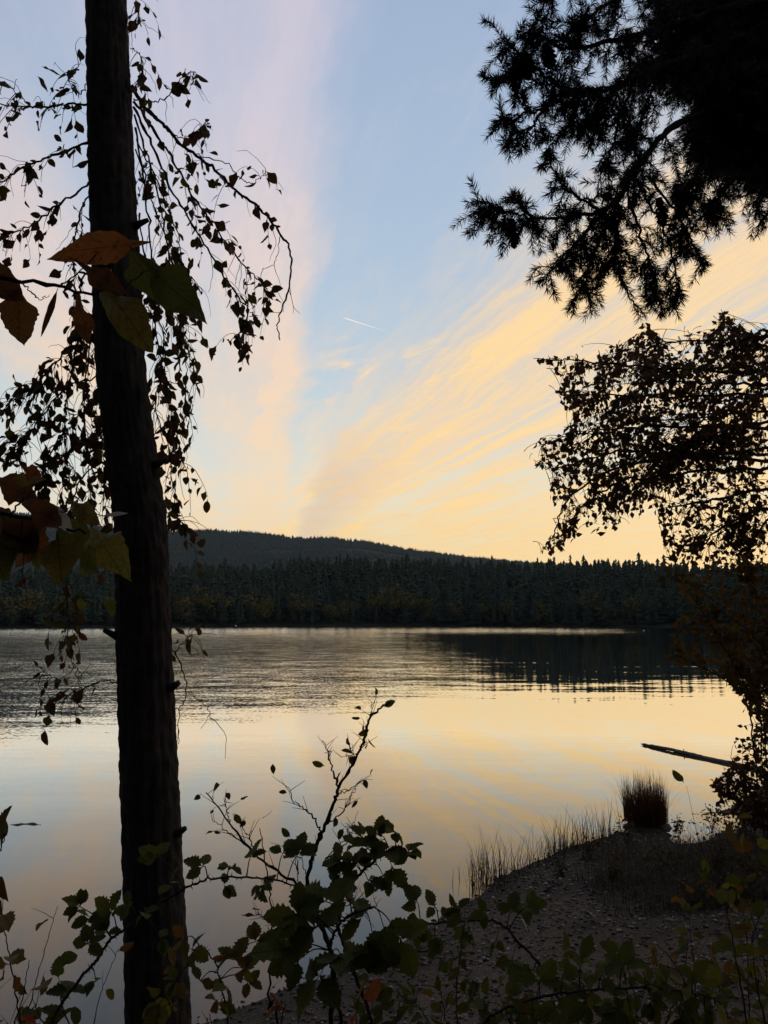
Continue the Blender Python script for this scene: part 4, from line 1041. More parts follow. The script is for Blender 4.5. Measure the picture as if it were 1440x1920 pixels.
shrub('shore_shrub', 'tall dull yellow brown shrub under the broadleaf tree at the right edge', 'shrub',
      [[(1420, 1440, 7.2), (1400, 1300, 7.1), (1350, 1200, 7.0), (1290, 1110, 7.0), (1250, 1080, 7.0)], [(1450, 1440, 7.4), (1450, 1250, 7.4), (1420, 1120, 7.3), (1400, 1050, 7.3)], [(1430, 1440, 7.2), (1420, 1330, 7.0), (1350, 1270, 6.9), (1290, 1240, 6.9), (1260, 1225, 6.9)],
       [(1470, 1440, 7.2), (1460, 1300, 7.0), (1420, 1200, 6.9), (1330, 1130, 6.9)], [(1490, 1440, 7.5), (1490, 1200, 7.5), (1460, 1080, 7.5)], [(1440, 1440, 7.5), (1430, 1340, 7.4), (1400, 1290, 7.4), (1370, 1260, 7.4)], [(1480, 1440, 7.0), (1480, 1340, 6.9), (1450, 1240, 6.8), (1440, 1150, 6.8)]],
      m_shrub_leaf, ['oval', 'ovate'], 105, .48, (.038, .082), .046, [(1235, 1060), (1300, 1035), (1600, 1020), (1600, 1470), (1400, 1330), (1375, 1290), (1330, 1260), (1235, 1240), (1270, 1150)], 200, stem_r=.012, foot=(4.75, 7.4, gz_at(4.75, 7.4)))
shrub('shore_shrub', 'low dark reddish shrub on the bank beside the leaning log', 'shrub',
      [[(1440, 1545, 10.5), (1420, 1480, 10.4), (1380, 1440, 10.3), (1350, 1465, 10.3)], [(1450, 1540, 10.5), (1430, 1440, 10.4), (1410, 1380, 10.4)], [(1420, 1545, 10.3), (1390, 1500, 10.2), (1350, 1480, 10.2), (1340, 1470, 10.2)], [(1470, 1540, 10.6), (1460, 1430, 10.5), (1440, 1350, 10.5)], [(1450, 1530, 10.0), (1440, 1400, 9.9), (1410, 1300, 9.9), (1400, 1260, 9.9)], [(1430, 1540, 10.2), (1400, 1470, 10.1), (1370, 1420, 10.1)], [(1480, 1530, 10.2), (1470, 1400, 10.1), (1450, 1300, 10.1)]],
      m_shore_leaf, ['oval', 'heart'], 80, .42, (.045, .085), .052, [(1335, 1450), (1365, 1440), (1385, 1370), (1372, 1300), (1390, 1230), (1600, 1200), (1600, 1580), (1360, 1540), (1335, 1500)], 200, stem_r=.013)

# ------------------------------------------------------------------ shore things
# grey log leaning out over the water
tipp = PZ(1207, 1396, 0.02); butt = PZ(1400, 1438, 0.02); butt2 = tipp + (butt - tipp) * 1.12
lb = np.array([butt2[0], butt2[1], gz_at(butt2[0], butt2[1])])
log = empty('driftwood_log', lb); tag(log, 'bare grey log lying out over the water beside the dark shrub', 'log')
mb = MB(); ln = wobble(spline([tipp, tipp * .7 + butt * .3 + (0, 0, .02), tipp * .35 + butt * .65, butt2], 40), .004)
mb.tube(ln, .032, .052, 14, .10, .12); mb.build('trunk', m_log, log, lb)
mb = MB(); dv = unit(tipp - butt)
for k in range(7):
    o_ = RNG.normal(0, .022, 3); mb.tube([tipp - dv * .04 + o_, tipp + dv * RNG.uniform(.01, .07) + o_ * 1.1], .018, .004, 4)
mb.build('splintered_end', m_log, log, lb)
mb = MB(); mb.tube([ln[18], ln[18] + (0.01, -.02, .09)], .016, .008, 6); mb.build('branch_stub', m_log, log, lb)

def blades(pos, hgt, width, lean, curve, mat_unused=None, segs=4):
    """grass blades as folded strips"""
    n = len(pos); th = RNG.random(n) * 6.283
    hd = np.stack([np.cos(th), np.sin(th), np.zeros(n)], 1); sd = np.stack([-np.sin(th), np.cos(th), np.zeros(n)], 1)
    ts = np.linspace(0, 1, segs + 1); V = np.zeros((n, 2 * segs + 1, 3))
    ln_ = RNG.uniform(0, lean, n); cv = RNG.uniform(0, curve, n)
    for k, t in enumerate(ts):
        out_ = hgt * (ln_ * t + cv * t ** 2.5); up_ = hgt * (t - .35 * cv * t ** 2.5)
        c = pos + hd * out_[:, None] + np.array([0, 0, 1]) * up_[:, None]
        w_ = (width * (1 - t) ** .7)[:, None] if np.ndim(width) else width * (1 - t) ** .7
        if k < segs: V[:, 2 * k] = c - sd * w_ / 2; V[:, 2 * k + 1] = c + sd * w_ / 2
        else: V[:, 2 * k] = c
    F = []
    for k in range(segs - 1): F += [(2 * k, 2 * k + 1, 2 * k + 3), (2 * k, 2 * k + 3, 2 * k + 2)]
    F.append((2 * segs - 2, 2 * segs - 1, 2 * segs))
    F = (np.array(F)[None] + (np.arange(n) * (2 * segs + 1))[:, None, None]).reshape(-1, 3)
    return V.reshape(-1, 3), F
# rush clump on its mound at the water's edge
tc_ = PZ(1212, 1553); tb = np.array([tc_[0], tc_[1], 0.0])
clump = empty('rush_clump', tb); tag(clump, 'upright clump of brown rushes on a dark mound at the waterline', 'rushes')
r_ = np.sqrt(RNG.random(1500)) ; a_ = RNG.random(1500) * 6.283
pp = np.stack([tb[0] + .33 * r_ * np.cos(a_), tb[1] + .28 * r_ * np.sin(a_), np.full(1500, .10)], 1)
V, F = blades(pp, (.40 + .42 * RNG.random(1500) ** 1.6) * (1 - .12 * r_) * (1 + .18 * np.sin(a_ * 3 + r_ * 5)), .0080, .13, .22)
V2, F2 = blades(pp[:160], RNG.uniform(.5, .8, 160), .006, .7, .8)
o = obj('blades', mesh_of('blades', np.vstack([V, V2]) - tb, np.vstack([F, F2 + len(V)]), m_rush, False), clump); o['kind'] = 'stuff'
def mound(name, cx, cy, rx, ry, h, parent=None, mat=m_ground):
    V = []; F = []; nr_, nt = 9, 26
    for i in range(nr_):
        q = i / (nr_ - 1)
        for k in range(nt):
            an = 2 * math.pi * k / nt; rr_ = q * (1 + .14 * math.sin(3 * an + 1) + .08 * math.sin(7 * an))
            V.append((rx * rr_ * math.cos(an), ry * rr_ * math.sin(an), h * (1 - q * q) ** 1 - .12 * q + RNG.normal(0, .012)))
    for i in range(nr_ - 1):
        for k in range(nt): F.append((i * nt + k, i * nt + (k + 1) % nt, (i + 1) * nt + (k + 1) % nt, (i + 1) * nt + k))
    return obj(name, mesh_of(name, V, F, mat), parent)
mo = mound('mound', 0, 0, .50, .42, .17, clump)
# thin sedges standing in the shallows and rank grass on the bank
sp = []
sl = [(930, 1668), (945, 1650), (1000, 1626), (1045, 1608), (1065, 1594), (1110, 1583), (1160, 1560)]
for _ in range(430):
    t = RNG.random() ** .8 * (len(sl) - 1); i = min(int(t), len(sl) - 2); f_ = t - i
    px = sl[i][0] * (1 - f_) + sl[i + 1][0] * f_ + RNG.normal(0, 16); py = sl[i][1] * (1 - f_) + sl[i + 1][1] * f_ - abs(RNG.normal(0, 9)) + 6
    sp.append(PZ(px, py))
for _ in range(110): sp.append(PZ(RNG.normal(905, 18), RNG.normal(1648, 12)))
sp = np.array(sp); sp[:, 2] = -.02
V, F = blades(sp, .16 + .50 * RNG.random(len(sp)) ** 1.5, .0085, .40, .55)
o = obj('sedge', mesh_of('sedge', V, F, m_grass, False)); tag(o, 'sparse thin sedge blades standing in the shallows along the beach', 'sedge', kind='stuff')
gp = []
for _ in range(26000):
    q = PZ(RNG.uniform(930, 1480), RNG.uniform(1525, 1760), .15); gp.append(q)
gp = np.array(gp); gp[:, 2] = ground_z(gp[:, 0], gp[:, 1])
dl_ = lake_distance(gp[:, 0], gp[:, 1]); pxg, pyg, _ = project(gp)
den = np.clip((vnoise(gp[:, 0] * 1.3, gp[:, 1] * 1.3, 21) + .35), 0, 1) * np.clip((1745 - pyg - np.clip(1200 - pxg, 0, 400) * .30) / 60, 0, 1)
kp = (dl_ > .04) & (RNG.random(len(gp)) < den)
gp = gp[kp]; V, F = blades(gp, (.05 + .24 * RNG.random(len(gp)) ** 1.8) * (1 + .5 * vnoise(gp[:, 0] * 2, gp[:, 1] * 2, 33)), .007, .8, .9, segs=3)
o = obj('bank_grass', mesh_of('bank_grass', V, F, m_grass, False)); tag(o, 'rank dark grass on the bank behind the beach', 'grass', kind='stuff')

# gravel
n = 42000
q = np.stack([RNG.uniform(-1.6, 7.5, n), RNG.uniform(4.2, 14.5, n)], 1)
dl_ = lake_distance(q[:, 0], q[:, 1]); q = q[(dl_ > -.25) & (dl_ < 6)]
z_ = ground_z(q[:, 0], q[:, 1]); pr = project(np.stack([q[:, 0], q[:, 1], z_], 1)); kp = (pr[0] > 250) & (pr[0] < 1560) & (pr[1] < 2000)
q, z_ = q[kp], z_[kp]; n = len(q)
oc = np.array([(1, 0, 0), (0, 1, 0), (-1, 0, 0), (0, -1, 0), (0, 0, 1), (0, 0, -1), (.6, .6, .5), (-.6, -.6, .45)], float)
of = np.array([(0, 1, 6), (0, 6, 4), (6, 1, 4), (1, 2, 4), (2, 7, 4), (2, 3, 7), (7, 3, 4), (3, 0, 4), (1, 0, 5), (2, 1, 5), (3, 2, 5), (0, 3, 5)])
s_ = .006 + .022 * RNG.random(n) ** 3.5
th_ = RNG.random(n) * 6.28; R = np.stack([np.stack([np.cos(th_), -np.sin(th_)], 1), np.stack([np.sin(th_), np.cos(th_)], 1)], 1)
shp = oc[None] * (1 + RNG.uniform(-.3, .3, (n, 8, 3))) * s_[:, None, None]; shp[:, :, 2] *= .6
shp[:, :, :2] = np.einsum('nij,nkj->nki', R, shp[:, :, :2] * np.array([1.25, .85]))
V = shp + np.stack([q[:, 0], q[:, 1], z_ + s_ * .2], 1)[:, None]
F = (of[None] + (np.arange(n) * 8)[:, None, None]).reshape(-1, 3)
o = obj('gravel', mesh_of('gravel', V.reshape(-1, 3), F, m_stone, False)); tag(o, 'loose dark gravel strewn over the beach', 'gravel', kind='stuff')

# fallen leaves lying about on the beach
m_litter = leaf_mat('fallen_leaves', [lum(.10, .05, .02), lum(.09, .06, .03), lum(.06, .03, .015), lum(.26, .20, .14), lum(.07, .03, .015), lum(.14, .06, .02)], .1, .6, .3)
n = 620; q = np.stack([RNG.uniform(-.5, 6.5, n), RNG.uniform(5, 12, n)], 1); dl_ = lake_distance(q[:, 0], q[:, 1]); q = q[(dl_ > .15) & (dl_ < 4.5)]
z_ = ground_z(q[:, 0], q[:, 1]); n = len(q); lv, lf, nb = [], [], 0
M = frames(np.stack([RNG.normal(size=n), RNG.normal(size=n), RNG.normal(0, .15, n)], 1), np.stack([RNG.normal(0, .35, n), RNG.normal(0, .35, n), np.ones(n)], 1))
for i in range(n):
    v_, f_ = LEAF['oval' if i % 2 else 'ovate'][i % 6]; s = RNG.uniform(.03, .075)
    lv.append((v_ * s) @ M[i].T + np.array([q[i, 0], q[i, 1], z_[i] + .012])); lf.append(f_ + nb); nb += len(v_)
o = obj('leaf_litter', mesh_of('leaf_litter', np.concatenate(lv), np.concatenate(lf), m_litter)); tag(o, 'dry fallen leaves scattered over the gravel', 'leaves', kind='stuff')
m_stick = bark_mat('bleached_stick', lum(.10, .09, .08), lum(.30, .28, .26), 50.0)
for (a, b, lab, mt_) in [((980, 1724), (988, 1746), 'short bleached white stick lying on the gravel behind the bending cane', m_stick),
                    ((1262, 1532), (1330, 1526), 'thin dark driftwood branch at the waterline right of the rush clump', m_twig),
                    ((1020, 1672), (1055, 1656), 'crooked brown twig on the beach below the sedges', m_twig),
                    ((1190, 1702), (1226, 1690), 'thin pale twig lying on the gravel near the grassy bank', m_log),
                    ((760, 1786), (820, 1782), 'dark stick lying near the edge of the water', m_twig),
                    ((1105, 1712), (1116, 1722), 'small pale chip of wood in the middle of the beach', m_stick)]:
    A_, B_ = PZ(*a, .12), PZ(*b, .12)
    for _ in range(4):
        A_ = PZ(*a, gz_at(A_[0], A_[1]) + .012); B_ = PZ(*b, gz_at(B_[0], B_[1]) + .012)
    mb = MB(); pts = wobble(spline([A_, (A_ * .6 + B_ * .4) + (0, 0, .012), B_], 12), .005)
    for i_ in range(len(pts)): pts[i_][2] = max(pts[i_][2], gz_at(pts[i_][0], pts[i_][1]) + .006)
    mb.tube(pts, .011, .005, 6, .2)
    mb.tube([pts[5], pts[5] + (pts[-1] - pts[0]) * .18 + np.array([.03, .03, .015])], .005, .002, 5)
    o = mb.build('stick', mt_, None, A_); o.location = A_; tag(o, lab, 'stick')
# mooring buoys far out
m_wht, out = new_mat('white_buoy_paint'); principled(out, lum(.75, .74, .72), .4, .5)
m_drk, out = new_mat('dark_buoy_paint'); principled(out, lum(.03, .03, .03), .5, .4)
for px, py, r, mt_, lab in [(442, 1174.5, .42, m_wht, 'tiny white buoy near the far shore just right of the trunk'), (1018, 1179, .34, m_drk, 'tiny dark buoy on the bright streak of water at right'), (1207, 1183, .22, m_wht, 'tiny pale buoy at the end of the bright streak of water')]:
    c = PZ(px, py); root = empty('buoy', c); tag(root, lab, 'buoy')
    mb = MB(); hs = np.linspace(-.6, 1.3, 12); mb.tube([(0, 0, h * r) for h in hs], r, r, 14, prof=[r * math.sqrt(max(.02, 1 - ((h - .35) / .97) ** 2)) for h in hs]); mb.build('float', mt_, root)
    mb = MB(); mb.tube([(0, 0, 1.28 * r), (0, 0, 1.55 * r)], r * .14, r * .12, 8); mb.build('eyelet', m_drk, root)

# ------------------------------------------------------------------ foreground plants
GR = 'bramble canes in the foreground'
# leafless shrub in the middle
mbase = P(612, 1990, 2.3); mbase = np.array([mbase[0], mbase[1], gz_at(mbase[0], mbase[1])])
bare = empty('bare_shrub', mbase); tag(bare, 'nearly leafless slender shrub with upright forked twigs in the middle foreground', 'shrub')
D = 2.3
bs = [([(620, 1990, D), (628, 1850, D), (612, 1760, D), (587, 1701, D), (576, 1644, D), (602, 1567, D), (625, 1506, D), (640, 1468, D), (678, 1403, D), (696, 1342, D), (732, 1317, D)], .0085),
      ([(600, 1675, D), (545, 1650, D), (480, 1602, D), (425, 1535, D), (386, 1486, D)], .0050), ([(470, 1594, D), (430, 1563, D), (398, 1538, D)], .0024), ([(430, 1542, D), (424, 1515, D), (423, 1494, D)], .0016),
      ([(602, 1567, D), (592, 1540, D), (572, 1517, D), (552, 1503, D), (542, 1478, D)], .0028), ([(635, 1476, D), (622, 1440, D), (616, 1408, D), (605, 1388, D)], .0030),
      ([(612, 1545, D), (645, 1520, D), (660, 1490, D), (672, 1468, D)], .0020), ([(630, 1492, D), (655, 1482, D), (675, 1465, D)], .0018), ([(692, 1352, D), (697, 1335, D), (698, 1317, D)], .0014),
      ([(610, 1610, D), (640, 1590, D), (660, 1560, D), (662, 1540, D)], .0022), ([(612, 1610, D), (648, 1570, D), (655, 1548, D)], .0016), ([(482, 1605, D), (470, 1575, D), (458, 1555, D), (455, 1535, D)], .0018),
      ([(560, 1655, D), (555, 1620, D), (545, 1595, D)], .0014), ([(575, 1640, D), (566, 1610, D), (570, 1580, D)], .0014), ([(663, 1428, D), (660, 1410, D), (655, 1402, D)], .0012), ([(678, 1403, D), (682, 1385, D), (690, 1360, D)], .0014),
      ([(683, 1395, D), (664, 1416, D), (640, 1420, D)], .0012), ([(520, 1960, D), (505, 1880, D), (512, 1730, D), (503, 1650, D), (487, 1553, D)], .0040), ([(512, 1735, D), (492, 1720, D), (480, 1712, D)], .0016), ([(640, 1700, D), (668, 1690, D), (690, 1660, D)], .0018), ([(620, 1720, D), (660, 1720, D), (700, 1700, D), (705, 1680, D)], .0018)]
lines = []
for pts, r0 in bs:
    if pts[0][1] > 1950:
        p0 = P(*pts[0]); g0 = gz_at(p0[0], p0[1]); pw = [np.array([p0[0], p0[1], g0 - .05])] + [P(*a) for a in pts]
        ln = wobble(spline(pw, 8 * len(pw)), .003)
    else: ln = path(pts, 6 * len(pts), .0025)
    mb = MB(); mb.tube(ln, r0, max(r0 * .3, .0007), 6, .12, .5)
    tw = side_twigs(ln, 3 + len(pts), .02, .07, .3, 1, .2, .8, 4, .3)
    for q_ in tw: mb.tube(q_, .0011, .0005, 4)
    mb.build('stem' if r0 > .0035 else 'twig', m_twig, bare, mbase); lines += tw[:3]
pos, d, nr, sz = leaves_on(lines, .2, .022, .042, .3, .9)
kp = RNG.random(len(pos)) < .5
put_leaves(bare, mbase, pos[kp], d[kp], nr[kp], sz[kp], m_birch, ['lance', 'oval'], 200)
ex = [((672, 1377), (690, 1372)), ((640, 1407), (655, 1412)), ((722, 1325), (735, 1315)), ((440, 1527), (455, 1547)), ((543, 1568), (525, 1552)), ((606, 1435), (595, 1432)), ((638, 1450), (632, 1462)), ((690, 1385), (700, 1398))]
put_leaves(bare, mbase, [P(*a, D) for a, b in ex], [P(*b, D) - P(*a, D) for a, b in ex], RNG.normal(size=(len(ex), 3)), [.035] * len(ex), m_olive, ['oval'], 50)

def bramble(label, cane, r0, clusters, mat=m_bramble, size=(.05, .078), foot=None, extra_poly=None):
    """an arching thorny cane carrying stalked leaves of three or five leaflets"""
    p0 = P(*cane[0]); f0 = foot if foot is not None else (p0[0], p0[1]); b0 = np.array([f0[0], f0[1], gz_at(*f0)])
    root = empty('bramble', b0); tag(root, label, 'bramble', GR)
    ln = wobble(spline([b0 - (0, 0, .05)] + [b0 + (p0 - b0) * q_ for q_ in (.25, .5, .7, .86)] + [P(*a) for a in cane], 12 * (len(cane) + 3)), .0016)
    mb = MB(); mb.tube(ln, r0, r0 * .45, 7, .08, .15); mb.build('cane', m_cane, root, b0)
    mb = MB()
    for i in range(4, len(ln) - 1):
        tg = unit(ln[i + 1] - ln[i]); dr = unit(np.cross(tg, RNG.normal(size=3)))
        mb.tube([ln[i] + dr * r0 * .5, ln[i] + dr * (r0 + .0065) - tg * .002], .0016, .0003, 3)
    o = mb.build('thorns', m_cane, root, b0); o['kind'] = 'stuff'
    pos, d, nr, sz = [], [], [], []
    for (px, py, dep) in clusters:
        c = P(px, py, dep); i = int(np.argmin(np.linalg.norm(ln - c, axis=1))); st = ln[i]
        if np.linalg.norm(c - st) > .02:
            mb = MB(); mb.tube(spline([st, (st + c) / 2 + (0, 0, .012), c], 7), .0016, .0010, 4); mb.build('leaf_stalk', m_cane, root, b0)
        ax = unit(c - st + np.array([RNG.normal(0, .03), RNG.normal(0, .03), .01])); up = unit(np.array([RNG.normal(0, .5), -.75 + RNG.normal(0, .35), .75]))
        nl = 5 if RNG.random() < .3 else 3; s = RNG.uniform(*size)
        sd = unit(np.cross(ax, up))
        for k in range(nl):
            an = (k - (nl - 1) / 2) * (1.15 if nl == 3 else .75) + RNG.normal(0, .12)
            dr = unit(ax * math.cos(an) + sd * math.sin(an) + RNG.normal(0, .16, 3) - np.array([0, 0, .22]))
            pos.append(c + dr * s * .12); d.append(dr); nr.append(up + RNG.normal(0, .3, 3)); sz.append(s * (1 if abs(an) < .3 else .82))
    put_leaves(root, b0, pos, d, nr, sz, mat, ['serrate'], 300)
    return root
bramble('thorny bramble cane rising from lower left across the trunk towards the bare shrub', [(94, 1930, 1.75), (156, 1828, 1.78), (184, 1797, 1.8), (210, 1758, 1.8), (240, 1738, 1.82), (290, 1700, 1.85), (350, 1663, 1.85), (402, 1647, 1.85), (500, 1648, 1.9), (600, 1676, 1.95)], .0045,
        [(170, 1722, 1.8), (208, 1712, 1.8), (240, 1700, 1.8), (270, 1712, 1.8), (295, 1608, 1.82), (318, 1658, 1.85), (380, 1625, 1.85), (432, 1625, 1.85), (420, 1660, 1.85), (470, 1608, 1.9), (490, 1660, 1.9), (530, 1600, 1.95), (200, 1750, 1.8), (165, 1770, 1.8), (130, 1860, 1.78), (180, 1840, 1.8), (560, 1600, 1.95), (150, 1700, 1.8), (300, 1760, 1.85)], size=(.036, .058), foot=tuple(P(20, 2080, 1.72)[:2]))
bramble('leafy bramble spray with many dark leaflets right of the bare shrub', [(700, 1935, 2.0), (662, 1815, 2.0), (632, 1730, 2.0), (650, 1670, 2.0), (690, 1625, 2.0), (740, 1590, 2.0), (770, 1600, 2.0)], .0065,
        [(690, 1590, 2.0), (715, 1575, 2.0), (740, 1560, 2.0), (765, 1598, 2.0), (660, 1620, 2.0), (640, 1640, 2.0), (700, 1610, 2.0), (725, 1595, 2.0), (735, 1625, 2.0), (670, 1585, 2.0), (650, 1655, 2.0), (690, 1650, 2.0), (710, 1565, 2.0), (720, 1645, 2.0), (680, 1570, 2.0), (640, 1610, 2.0)], size=(.040, .062))
bramble('low bramble with the largest dark leaves at bottom centre', [(640, 1940, 1.65), (630, 1850, 1.65), (620, 1770, 1.65), (650, 1720, 1.65), (700, 1700, 1.65)], .0055,
        [(560, 1715, 1.65), (590, 1740, 1.65), (650, 1690, 1.65), (680, 1720, 1.65), (720, 1740, 1.65), (610, 1690, 1.65), (560, 1800, 1.65), (640, 1790, 1.65), (700, 1760, 1.65), (600, 1830, 1.62), (680, 1810, 1.65), (750, 1760, 1.65), (540, 1780, 1.65)], size=(.058, .085))
bramble('bramble cane bending down to the right over the beach edge', [(1062, 1935, 1.9), (1036, 1845, 1.9), (980, 1773, 1.92), (934, 1729, 1.95), (885, 1727, 1.95), (800, 1732, 1.95), (742, 1738, 1.95)], .0048,
        [(782, 1690, 1.95), (815, 1700, 1.95), (770, 1745, 1.95), (860, 1705, 1.95), (880, 1745, 1.95), (912, 1712, 1.95), (815, 1755, 1.95), (960, 1710, 1.95), (930, 1765, 1.92), (990, 1700, 1.92), (960, 1800, 1.9), (1000, 1820, 1.9), (840, 1725, 1.95)], size=(.034, .054), foot=tuple(P(1090, 2080, 1.9)[:2]))
bramble('long arching bramble cane across the bottom right corner', [(890, 1945, 1.6), (958, 1888, 1.6), (1050, 1863, 1.62), (1180, 1852, 1.65), (1300, 1862, 1.68), (1350, 1880, 1.7)], .0046,
        [(960, 1870, 1.6), (1010, 1840, 1.6), (1060, 1820, 1.62), (1090, 1800, 1.62), (1130, 1830, 1.64), (1170, 1810, 1.64), (1210, 1830, 1.66), (1250, 1840, 1.66), (1300, 1830, 1.68), (1100, 1880, 1.62), (1160, 1890, 1.62), (1220, 1880, 1.66), (1040, 1890, 1.6), (1320, 1890, 1.68), (1280, 1900, 1.66), (1000, 1905, 1.6)], size=(.034, .052), foot=tuple(P(800, 2080, 1.6)[:2]))
bramble('small bramble with rounded olive leaves right beside the trunk foot', [(430, 1945, 1.9), (418, 1860, 1.9), (400, 1800, 1.9), (372, 1770, 1.9)], .0030,
        [(440, 1800, 1.9), (455, 1815, 1.9), (430, 1790, 1.9), (465, 1840, 1.9), (425, 1850, 1.9), (360, 1780, 1.88), (345, 1760, 1.88), (375, 1840, 1.88), (480, 1765, 1.95), (330, 1840, 1.85), (300, 1880, 1.8), (410, 1880, 1.9)], m_olive, (.036, .055))
def low(label, stems, mat, n_tw, twl, leaf, sp_, kinds=('oval', 'serrate'), hang=.2, r=.0034, **k):
    return shrub('undergrowth_plant', label, 'plant', stems, mat, list(kinds), n_tw, twl, leaf, sp_, None, 200, 'low plants along the bottom edge', hang, r, **k)
low('yellow green seedling with bright leaves near the bottom centre right', [[(858, 1950, 1.9), (856, 1850, 1.9), (868, 1760, 1.9), (872, 1705, 1.9)], [(840, 1950, 1.85), (830, 1880, 1.85), (820, 1830, 1.85)]], m_olive, 7, .12, (.028, .048), .06)
low('leafy shrub with olive leaves filling the bottom right corner', [[(1404, 1950, 1.8), (1373, 1763, 1.85), (1355, 1688, 1.9), (1324, 1612, 1.95)], [(1440, 1950, 1.75), (1420, 1850, 1.78), (1410, 1770, 1.8), (1420, 1730, 1.8)], [(1320, 1960, 1.75), (1300, 1880, 1.78), (1260, 1800, 1.8), (1230, 1770, 1.8)]], m_olive, 10, .20, (.030, .052), .060)
low('dark undergrowth of small green leaves below the arching cane', [[(1060, 1960, 1.7), (1080, 1900, 1.7), (1110, 1860, 1.7)], [(1160, 1960, 1.7), (1180, 1900, 1.7), (1170, 1820, 1.7)], [(960, 1960, 1.7), (950, 1900, 1.7), (930, 1850, 1.7)]], m_bramble, 9, .16, (.030, .048), .055)
low('broad leaved plant on the grassy bank at the right edge', [[(1400, 1760, 2.9), (1390, 1690, 2.9), (1370, 1640, 2.9)], [(1440, 1760, 2.9), (1430, 1700, 2.9), (1400, 1650, 2.9)], [(1300, 1790, 2.8), (1290, 1740, 2.8), (1270, 1690, 2.8)]], m_olive, 6, .22, (.045, .07), .10)
low('red and yellow leaved seedling in the bottom left corner', [[(45, 1960, 1.7), (28, 1860, 1.7), (12, 1760, 1.7), (0, 1710, 1.7)], [(20, 1960, 1.7), (40, 1880, 1.7), (55, 1800, 1.7)], [(-40, 1960, 1.7), (-20, 1880, 1.7), (5, 1830, 1.7)]], m_red, 5, .10, (.034, .058), .085)
low('thin twig with one yellow leaf at its tip near the left corner', [[(40, 1960, 1.8), (62, 1860, 1.8), (90, 1760, 1.8), (108, 1698, 1.8)], [(170, 1960, 1.8), (190, 1860, 1.8), (222, 1780, 1.8)]], m_olive, 4, .08, (.030, .045), .30, r=.0028)
low('twig with dark drooping leaves entering at the left edge', [[(-90, 1960, 1.5), (-60, 1750, 1.5), (-20, 1620, 1.5), (0, 1595, 1.5), (14, 1548, 1.5)], [(-60, 1950, 1.5), (-50, 1780, 1.5), (-30, 1690, 1.5), (-5, 1630, 1.5)]], m_birch, 3, .07, (.038, .055), .08, ('ovate',), .4)
low('orange and red leaved seedling at the bottom edge below the large leaves', [[(530, 1970, 1.7), (528, 1920, 1.7), (535, 1880, 1.7)], [(665, 1970, 1.7), (668, 1920, 1.7), (670, 1880, 1.7)], [(400, 1970, 1.75), (396, 1930, 1.75), (393, 1900, 1.75)]], m_red, 3, .07, (.036, .060), .10)
low('dark leafy seedling left of the trunk foot', [[(150, 1970, 1.8), (120, 1900, 1.8), (110, 1840, 1.8)], [(90, 1970, 1.8), (80, 1920, 1.8), (60, 1870, 1.8)]], m_bramble, 7, .12, (.04, .06), .06)
low('sparse seedling in front of the trunk foot', [[(290, 1970, 1.9), (285, 1900, 1.9), (270, 1850, 1.9)], [(330, 1970, 1.9), (340, 1880, 1.9), (330, 1800, 1.9)]], m_olive, 6, .12, (.03, .05), .07)
low('seedling with orange leaves beside the arching cane', [[(1010, 1970, 1.7), (1005, 1900, 1.7), (1010, 1850, 1.7)], [(1240, 1970, 1.7), (1260, 1890, 1.7), (1290, 1840, 1.7)]], leaf_mat('dull_orange_leaves', [lum(.16, .055, .014), lum(.10, .05, .014), lum(.06, .06, .016)], .35, .5, .4), 5, .10, (.035, .055), .08)
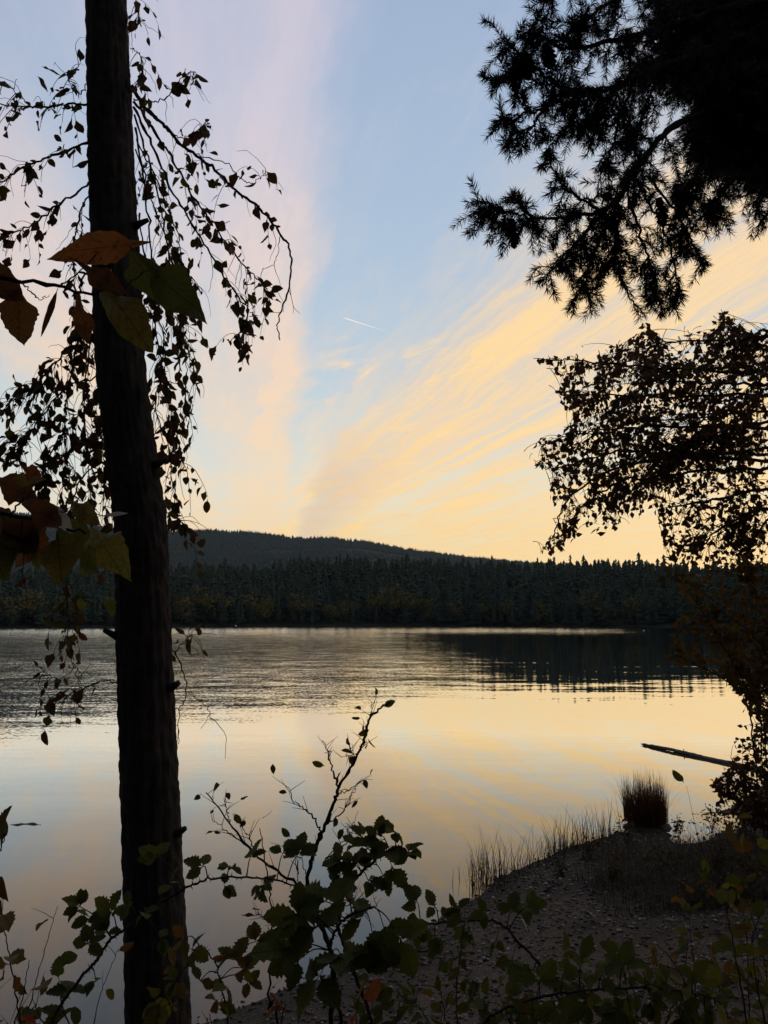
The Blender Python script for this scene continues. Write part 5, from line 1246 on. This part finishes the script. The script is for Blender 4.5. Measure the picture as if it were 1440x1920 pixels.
# low brown plants creeping over the bank above the beach
m_bank = leaf_mat('bank_weeds', [lum(.030, .026, .010), lum(.055, .034, .012), lum(.040, .040, .012), lum(.085, .040, .014)], .35, .6, .3, .1)
for k, (px, py, hh_, lab) in enumerate([(1100, 1612, .22, 'low weedy tuft on the bank just left below the rush clump'), (1180, 1590, .28, 'dark weedy tuft directly below the rush clump'),
        (1275, 1572, .30, 'brown weedy tuft on the bank right of the rush clump'), (1335, 1560, .35, 'dark weedy tuft under the reddish shrub'),
        (1150, 1655, .22, 'sprawling weed on the dark soil in the middle of the bank'), (1250, 1640, .28, 'broad dark weed patch in the middle of the grassy bank'),
        (1345, 1640, .34, 'tall brown weeds on the bank near the right edge'), (1415, 1600, .40, 'tall dark weeds on the bank at the right edge'), (1300, 1700, .30, 'weed patch at the lower edge of the grassy bank'), (1400, 1690, .38, 'leafy weeds at the right edge above the corner shrub'), (1050, 1640, .12, 'tiny weed at the edge of the gravel below the sedges')]):
    c0_ = PZ(px, py, .15)
    for _ in range(4): c0_ = PZ(px, py, gz_at(c0_[0], c0_[1]))
    root = empty('bank_weed', c0_); tag(root, lab, 'weed', 'weeds on the bank')
    tws_ = []
    for s_i in range(5):
        an = RNG.random() * 6.28; sp_ = RNG.uniform(.1, .9) * hh_
        ln = wobble(spline([c0_ + np.array([RNG.normal(0, .05), RNG.normal(0, .05), -.03]), c0_ + np.array([math.cos(an) * sp_ * .5, math.sin(an) * sp_ * .5, hh_ * .6]), c0_ + np.array([math.cos(an) * sp_, math.sin(an) * sp_, hh_ * RNG.uniform(.6, 1.1)])], 10), .004)
        mb = MB(); mb.tube(ln, .004, .0014, 4)
        t_ = side_twigs(ln, 5, hh_ * .25, hh_ * .6, .2, 1, .5, .9, 5)
        for q_ in t_: mb.tube(q_, .0016, .0008, 3)
        mb.build('stem', m_twig, root, c0_); tws_ += t_ + [ln]
    pos, d, nr, sz = leaves_on(tws_, .045, .025, .060, .3)
    put_leaves(root, c0_, pos, d, nr, sz, m_bank, ['oval', 'lance', 'serrate'], 40)

low('dark green bramble seedling at the bottom edge under the bent cane', [[(900, 1975, 1.75), (905, 1900, 1.78), (890, 1840, 1.8)], [(960, 1975, 1.75), (990, 1890, 1.78), (1000, 1850, 1.8)], [(830, 1975, 1.75), (800, 1910, 1.78), (780, 1880, 1.8)]], m_bramble, 9, .15, (.030, .052), .055, ('serrate', 'oval'))
low('spreading leafy plant between the arching cane and the corner shrub', [[(1200, 1975, 1.9), (1190, 1870, 1.95), (1170, 1790, 2.0)], [(1260, 1975, 1.9), (1280, 1860, 1.95), (1290, 1760, 2.0)], [(1150, 1975, 1.9), (1120, 1880, 1.95), (1080, 1830, 2.0)]], m_bramble, 11, .18, (.032, .054), .055, ('serrate', 'oval'))
low('tall olive seedling rising at the right edge beside the corner shrub', [[(1450, 1975, 2.1), (1440, 1840, 2.15), (1410, 1720, 2.2), (1390, 1650, 2.25)], [(1380, 1975, 2.1), (1350, 1860, 2.15), (1330, 1780, 2.2)], [(1480, 1975, 2.0), (1470, 1820, 2.05), (1450, 1700, 2.1)]], m_olive, 12, .20, (.034, .058), .055, ('serrate', 'oval'))
low('dark leafy seedling in front of the gravel at bottom centre', [[(740, 1975, 1.85), (745, 1900, 1.9), (760, 1850, 1.95)], [(700, 1975, 1.85), (690, 1920, 1.9), (700, 1880, 1.95)]], m_bramble, 8, .14, (.030, .050), .055, ('serrate', 'oval'))
